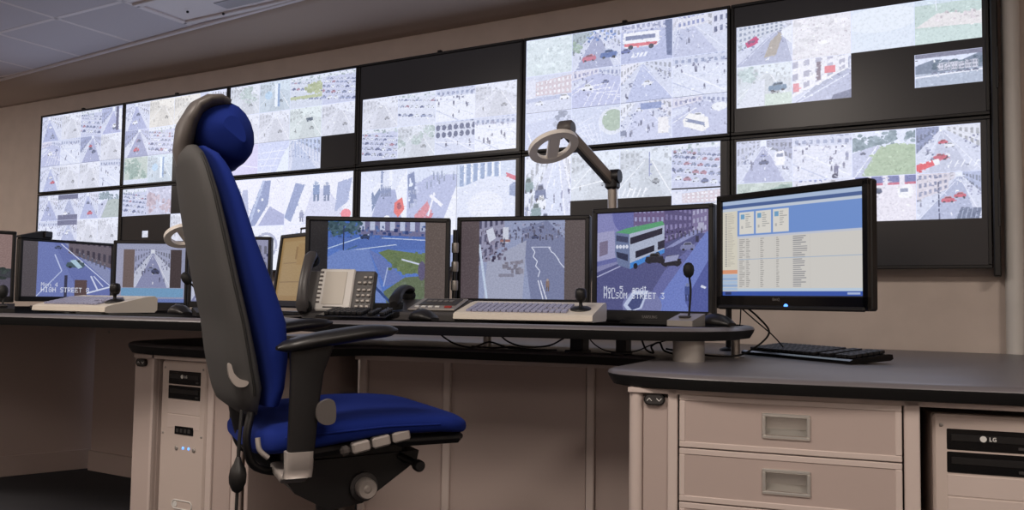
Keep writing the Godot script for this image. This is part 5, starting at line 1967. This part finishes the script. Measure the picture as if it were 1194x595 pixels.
func room():
	var x0 := -2.6
	var x1 := 8.4
	var z1 := 5.8
	var st := sx()
	bx(st, Vector3((x0 + x1) * .5, -.05, z1 * .5 - .1), Vector3(x1 - x0 + .4, .1, z1 + .5))
	struct(st, "floor", M.carpet, null, "dark grey carpet")
	st = sx()
	bx(st, Vector3((x0 + x1) * .5, 1.2, -.16), Vector3(x1 - x0 + .4, 2.5, .12))
	struct(st, "wall_back", M.wall, null, "beige plaster wall behind the displays")
	for q in [["wall_left", Vector3(x0 - .06, 1.2, z1 * .5 - .1), Vector3(.12, 2.5, z1 + .4)], ["wall_right", Vector3(x1 + .06, 1.2, z1 * .5 - .1), Vector3(.12, 2.5, z1 + .4)], ["wall_front", Vector3((x0 + x1) * .5, 1.2, z1 + .06), Vector3(x1 - x0 + .4, 2.5, .12)]]:
		st = sx()
		bx(st, q[1], q[2])
		struct(st, q[0], M.wall, null, "plain beige plaster wall")
	# ceiling: slab, then loose tiles in a pale grid
	st = sx()
	bx(st, Vector3((x0 + x1) * .5, CEIL + .09, z1 * .5 - .1), Vector3(x1 - x0 + .4, .12, z1 + .5))
	var ce = struct(st, "ceiling", M.tile, null, "suspended ceiling of grey mineral tiles")
	var g := .55
	var gx := .69
	var gz := .66
	var tile := sx()
	bx(tile, Vector3.ZERO, Vector3(g - .014, .022, g - .014), .001)
	tile.generate_normals()
	var tm := tile.commit()
	tm.surface_set_material(0, M.tile)
	var lamps := LAMPS.map(func(q): return Vector2(q[0], q[1]))
	for i in range(-6, 15):
		for j in range(-1, 10):
			var c := Vector2(gx + (i + .5) * g, gz + (j + .5) * g)
			if c.x - g * .5 < x0 - .2 or c.x + g * .5 > x1 + .3 or c.y + g * .5 > z1 + .3 or (i == 2 and j == -1) or (i == 3 and j == -1):
				continue
			var hit := false
			for l in lamps:
				if absf(c.x - l.x) < g * .5 + .27 and absf(c.y - l.y) < g * .5 + .27:
					hit = true
			var o := MeshInstance3D.new()
			o.mesh = tm
			o.position = Vector3(c.x, CEIL + (.011 if not hit else .022), c.y)
			put(o, "tile", ce)
	st = sx()
	for i in range(-6, 16):
		bx(st, Vector3(gx + i * g, CEIL + .008, z1 * .5), Vector3(.024, .018, z1 + .3))
	for j in range(-1, 11):
		bx(st, Vector3((x0 + x1) * .5, CEIL + .008, gz + j * g), Vector3(x1 - x0, .018, .024))
	commit(st, "grid", M.grid, ce)
	# sloping bulkhead between the display wall and the ceiling
	st = sx()
	var rings := []
	for k in 24:
		var x := lerpf(x0 - .05, x1 + .05, k / 23.0)
		var ze := clampf(.095 + .075 * x, .03, .42)
		var r := []
		for s in 9:
			var u := s / 8.0
			r.append(Vector3(x, lerpf(2.128, CEIL - .006, pow(u, 1.35)), lerpf(-.1, ze, u)))
		r.append(Vector3(x, CEIL + .03, ze))
		r.append(Vector3(x, CEIL + .03, -.1))
		rings.append(r)
	loft(st, rings)
	struct(st, "trim_1", M.bulkhead, null, "beige bulkhead curving from the wall up to the ceiling")
	st = sx()
	rings = []
	for k in 24:
		var x := lerpf(x0 - .05, x1 + .05, k / 23.0)
		var ze := clampf(.095 + .075 * x, .03, .42)
		rings.append([Vector3(x, CEIL - .012, ze - .012), Vector3(x, CEIL - .012, ze + .016), Vector3(x, CEIL + .004, ze + .016), Vector3(x, CEIL + .004, ze - .012)])
	loft(st, rings)
	struct(st, "trim_2", M.grid, null, "slim pale edge strip of the ceiling")
	# recessed fitting that is switched off
	var t := thing("recessed_light_fitting", "recessed ceiling light fitting, unlit, beside the bulkhead", "light fitting", Vector3(2.34, CEIL, .41))
	st = sx()
	bx(st, Vector3(0, -.004, .19), Vector3(1.08, .012, .035), .003)
	bx(st, Vector3(0, -.004, -.11), Vector3(1.08, .012, .035), .003)
	bx(st, Vector3(-.53, -.004, .04), Vector3(.035, .012, .30), .003)
	bx(st, Vector3(.53, -.004, .04), Vector3(.035, .012, .30), .003)
	commit(st, "frame", M.grid, t)
	st = sx()
	bx(st, Vector3(0, .004, -.02), Vector3(1.09, .006, .56))
	commit(st, "tray", M.grid, t)
	one_box("reflector", M.louvre, t, Vector3(.16, .004, -.02), Vector3(.66, .012, .09), .003)
	for x in [-.36, -.22]:
		one_box("catch", M.black, t, Vector3(x, -.012, -.085 if x > -.3 else .02), Vector3(.012, .012, .012), .003)
	# black edge and pale post at the end of the display wall
	st = sx()
	bx(st, Vector3(5.523, 1.46, -.05), Vector3(.022, 1.09, .13), .004)
	bx(st, Vector3(5.531, 1.62, .012), Vector3(.008, .14, .012), .002)
	bx(st, Vector3(5.531, 1.16, .012), Vector3(.008, .16, .012), .002)
	struct(st, "trim_3", M.black, null, "black end strip of the display wall")
	st = sx()
	tube(st, [Vector3(5.572, .652, -.05), Vector3(5.572, CEIL - .02, -.05)], .028, 20)
	struct(st, "trim_4", M.phone_white, null, "pale round post on the wall beside the displays")
	st = sx()
	bx(st, Vector3(2.9, .05, -.093), Vector3(11.0, .1, .014), .003)
	struct(st, "baseboard_back", M.cabinet_frame, null, "pale skirting board")

func monitors():
	monitor("wide black monitor showing a blue and cream list window, on a pole mount", Vector3(5.042, .797, 1.003), deg_to_rad(-26.9), .48, .318, .019, .036, "desktop", .655, 0, .8, false)
	var t: Node3D = get_node("desk_monitor")
	t.position.y = .655
	var st := sx()
	lathe(st, [[.006, 0], [.006, .002]], 14, Transform3D(Basis(Vector3.RIGHT, PI / 2), Vector3(.002, .142 + .009, .006)))
	commit(st, "power_light", M.led_blue, t)
	text(t, "maker_name", "BenQ", .007, M.grey_print, Transform3D(Basis(), Vector3(-.03, .142 + .026, .0062)))
	one_box("lower_lip", M.black, t, Vector3(0, .142 + .004, .004), Vector3(.46, .012, .012), .004)
	var back := t.transform.affine_inverse()
	st = sx()
	var foot := Vector3(4.745, .655, .47)
	tube(st, [back * foot, back * (foot + Vector3(0, .34, 0))], .010, 12)
	lathe(st, [[.03, 0], [.03, .006], [.012, .012]], 18, Transform3D(Basis(), back * foot))
	commit(st, "pole", M.black, t)
	st = sx()
	tube(st, [back * (foot + Vector3(0, .30, 0)), Vector3(0, .30, -.12), Vector3(0, .30, -.055)], .012, 10)
	commit(st, "arm", M.black, t)
	t = monitor("square black monitor showing a double-decker bus and street caption", Vector3(4.626, .7525, .887), deg_to_rad(-3), .386, .344, .0155, .034, "bus", .7475, 0, .8)
	text(t, "maker_name", "SAMSUNG", .008, M.grey_print, Transform3D(Basis(), Vector3(0, .02, .0062)))
	monitor("wide black monitor showing white zigzag road lines between dull side bars", Vector3(4.122, .786, .768), deg_to_rad(12), .47, .311, .0155, .03, "zigzag", .7475, 0, .8)
	monitor("wide black monitor showing a blue road scene with green verge", Vector3(3.715, .766, 1.030), deg_to_rad(30.4), .485, .318, .0155, .03, "road", .7475, 0, .8)
	t = monitor("black monitor with a plain tan page, tucked behind the blue road monitor", Vector3(3.265, .774, .962), deg_to_rad(-20), .335, .278, .014, .024, "tan", .7475, deg_to_rad(7), .8)
	st = sx()
	tube(st, [Vector3(-.04, .30, -.05), Vector3(-.04, .322, -.05), Vector3(.03, .322, -.05), Vector3(.03, .30, -.05)], .004, 8)
	commit(st, "handle", M.dark_grey, t)
	monitor("small square black monitor with a picture window above a pale cyan bar", Vector3(2.395, .755, .905), deg_to_rad(26.7), .328, .288, .0135, .026, "window", .7475, 0, .8)
	monitor("wide black monitor showing a car and a high street caption", Vector3(1.955, .777, .990), deg_to_rad(86), .42, .27, .012, .022, "high", .7475, 0, .8)
	monitor("black monitor with a brown landscape picture at the end of the desk row", Vector3(2.20, .775, 1.60), deg_to_rad(75), .42, .272, .013, .024, "brown", .7475, 0, .8)
	monitor("black monitor with a lilac street picture half hidden by the chair back", Vector3(2.84, .765, .875), deg_to_rad(30), .33, .288, .013, .024, "lilac", .7475, 0, .8)

func desk_things():
	camera_keyboard("ivory camera keyboard with black joystick in front of the zigzag-line monitor", Vector3(4.145, .7475, 1.215), Vector3(4.548, .7475, 1.130), .20)
	camera_keyboard("ivory camera keyboard with black joystick in front of the high street monitor", Vector3(2.69, .7475, 1.585), Vector3(3.06, .7475, 1.572), .20)
	desk_phone_pale()
	desk_phone_dark()
	pc_keyboard("black computer keyboard lying on the worktop under the list-window monitor", Vector3(5.05, .655, .70), deg_to_rad(-37), .44, .155, 6, 21)
	pc_keyboard("slim dark computer keyboard in front of the white-panelled telephone", Vector3(3.90, .7475, 1.345), deg_to_rad(14), .22, .10, 5, 11)
	mouse("dark rounded mouse on the desktop beside the dark telephone", Vector3(4.075, .7475, 1.262), deg_to_rad(70))
	mouse("black mouse on the neighbouring desktop beside the small square monitor", Vector3(3.20, .7475, 1.40), deg_to_rad(75))
	mouse("black mouse by the microphone on the rounded tip of the desktop", Vector3(4.845, .7475, .955), deg_to_rad(60))
	gooseneck("gooseneck microphone on a silver wedge base in front of the bus monitor", Vector3(4.775, .7475, 1.01), deg_to_rad(-8), Vector3(.002, .145, -.01), Vector3(.075, .034, .08), true)
	gooseneck("bent gooseneck microphone on a black base close to the chair back", Vector3(3.335, .7475, 1.415), deg_to_rad(60), Vector3(-.05, .11, -.02), Vector3(.06, .025, .07), false)
	gooseneck("short gooseneck microphone at the end of the neighbouring desktop", Vector3(2.72, .7475, 1.70), deg_to_rad(60), Vector3(.0, .06, -.02), Vector3(.07, .03, .07), false)
	ring_lamp("console lamp with cream oval ring head and jointed aluminium arm", Vector3(4.433, .7475, .70), Vector3(4.436, 1.20, .731), Vector3(4.352, 1.345, .905), Vector3(4.338, 1.285, .965), Vector3(-.466, .92, -.25), Vector3(.817, .34, -.464), .079, .076)
	ring_lamp("console lamp with cream oval head half hidden behind the chair back", Vector3(3.06, .7475, 1.16), Vector3(3.06, 1.0, 1.16), Vector3(3.01, 1.075, 1.165), Vector3(2.945, 1.03, 1.18), Vector3(-.5, .9, -.2), Vector3(.78, .5, -.44), .075, .072)
	var st := sx()
	# rail post between two monitors, with pale collars
	var t := thing("cable_post", "upright silver and black ringed post between two wide monitors", "post", Vector3(3.92, .7475, .87))
	tube(st, [Vector3(0, 0, 0), Vector3(0, .30, 0)], .0085, 12)
	commit(st, "core", M.black, t)
	for k in 4:
		st = sx()
		lathe(st, [[.011, 0], [.0125, .004], [.0125, .03], [.011, .034]], 16, Transform3D(Basis(), Vector3(0, .03 + k * .064, 0)))
		commit(st, "collar", M.silver, t)
	st = sx()
	t = thing("camera_unit", "small black camera unit with angled lid on top of a monitor", "camera", Vector3(1.955 + .004, .777 + .27, .990 + .14), deg_to_rad(86))
	prism(st, PackedVector2Array([Vector2(-.075, 0), Vector2(.055, 0), Vector2(.055, .032), Vector2(.02, .034), Vector2(-.075, .008)]), -.05, .0, Transform3D(Basis(), Vector3.ZERO))
	commit(st, "housing", M.black, t)
	one_box("lens_block", M.gloss_black, t, Vector3(.036, .018, .004), Vector3(.034, .026, .012), .003)

func cables():
	cable("black cable looping from the list-window monitor down to the worktop", [Vector3(4.90, .80, .85), Vector3(4.925, .775, .83), Vector3(4.955, .735, .82), Vector3(4.935, .70, .83), Vector3(4.88, .665, .84), Vector3(4.82, .66, .87), Vector3(4.74, .672, .93), Vector3(4.70, .68, .96)])
	cable("thin black keyboard cable running from the list-window monitor to the keyboard", [Vector3(4.88, .80, .84), Vector3(4.915, .765, .82), Vector3(4.955, .725, .79), Vector3(4.975, .70, .775), Vector3(4.983, .688, .768)], .002)
	cable("short black cable hanging straight beside the monitor pole", [Vector3(4.865, .80, .78), Vector3(4.86, .75, .77), Vector3(4.85, .70, .77), Vector3(4.855, .66, .76)], .002)
	cable("black cable arching under the desktop by the slim silver post", [Vector3(3.98, .71, 1.06), Vector3(4.03, .675, 1.04), Vector3(4.09, .662, 1.02), Vector3(4.14, .68, 1.0), Vector3(4.20, .664, .985), Vector3(4.27, .66, .965)])
	cable("black cable drooping under the desktop toward the black bracket", [Vector3(4.12, .71, .92), Vector3(4.16, .68, .92), Vector3(4.22, .664, .91), Vector3(4.29, .67, .89), Vector3(4.33, .69, .88), Vector3(4.36, .71, .87)])
	cable("dark red cable lying along the worktop under the desktop", [Vector3(4.05, .661, .96), Vector3(4.12, .659, .955), Vector3(4.2, .665, .965), Vector3(4.26, .659, .945), Vector3(4.34, .66, .93)], .003, M.chair_piping)
	cable("black cable bundle hanging between the two black brackets", [Vector3(4.44, .71, .93), Vector3(4.47, .68, .93), Vector3(4.52, .664, .94), Vector3(4.60, .668, .95), Vector3(4.66, .69, .97), Vector3(4.72, .708, .99)], .002)
	cable("black tangle of cable beside the narrow desk bracket", [Vector3(4.585, .70, .85), Vector3(4.605, .67, .865), Vector3(4.63, .662, .87), Vector3(4.62, .68, .86), Vector3(4.645, .692, .86), Vector3(4.665, .67, .875), Vector3(4.71, .66, .89)], .003)
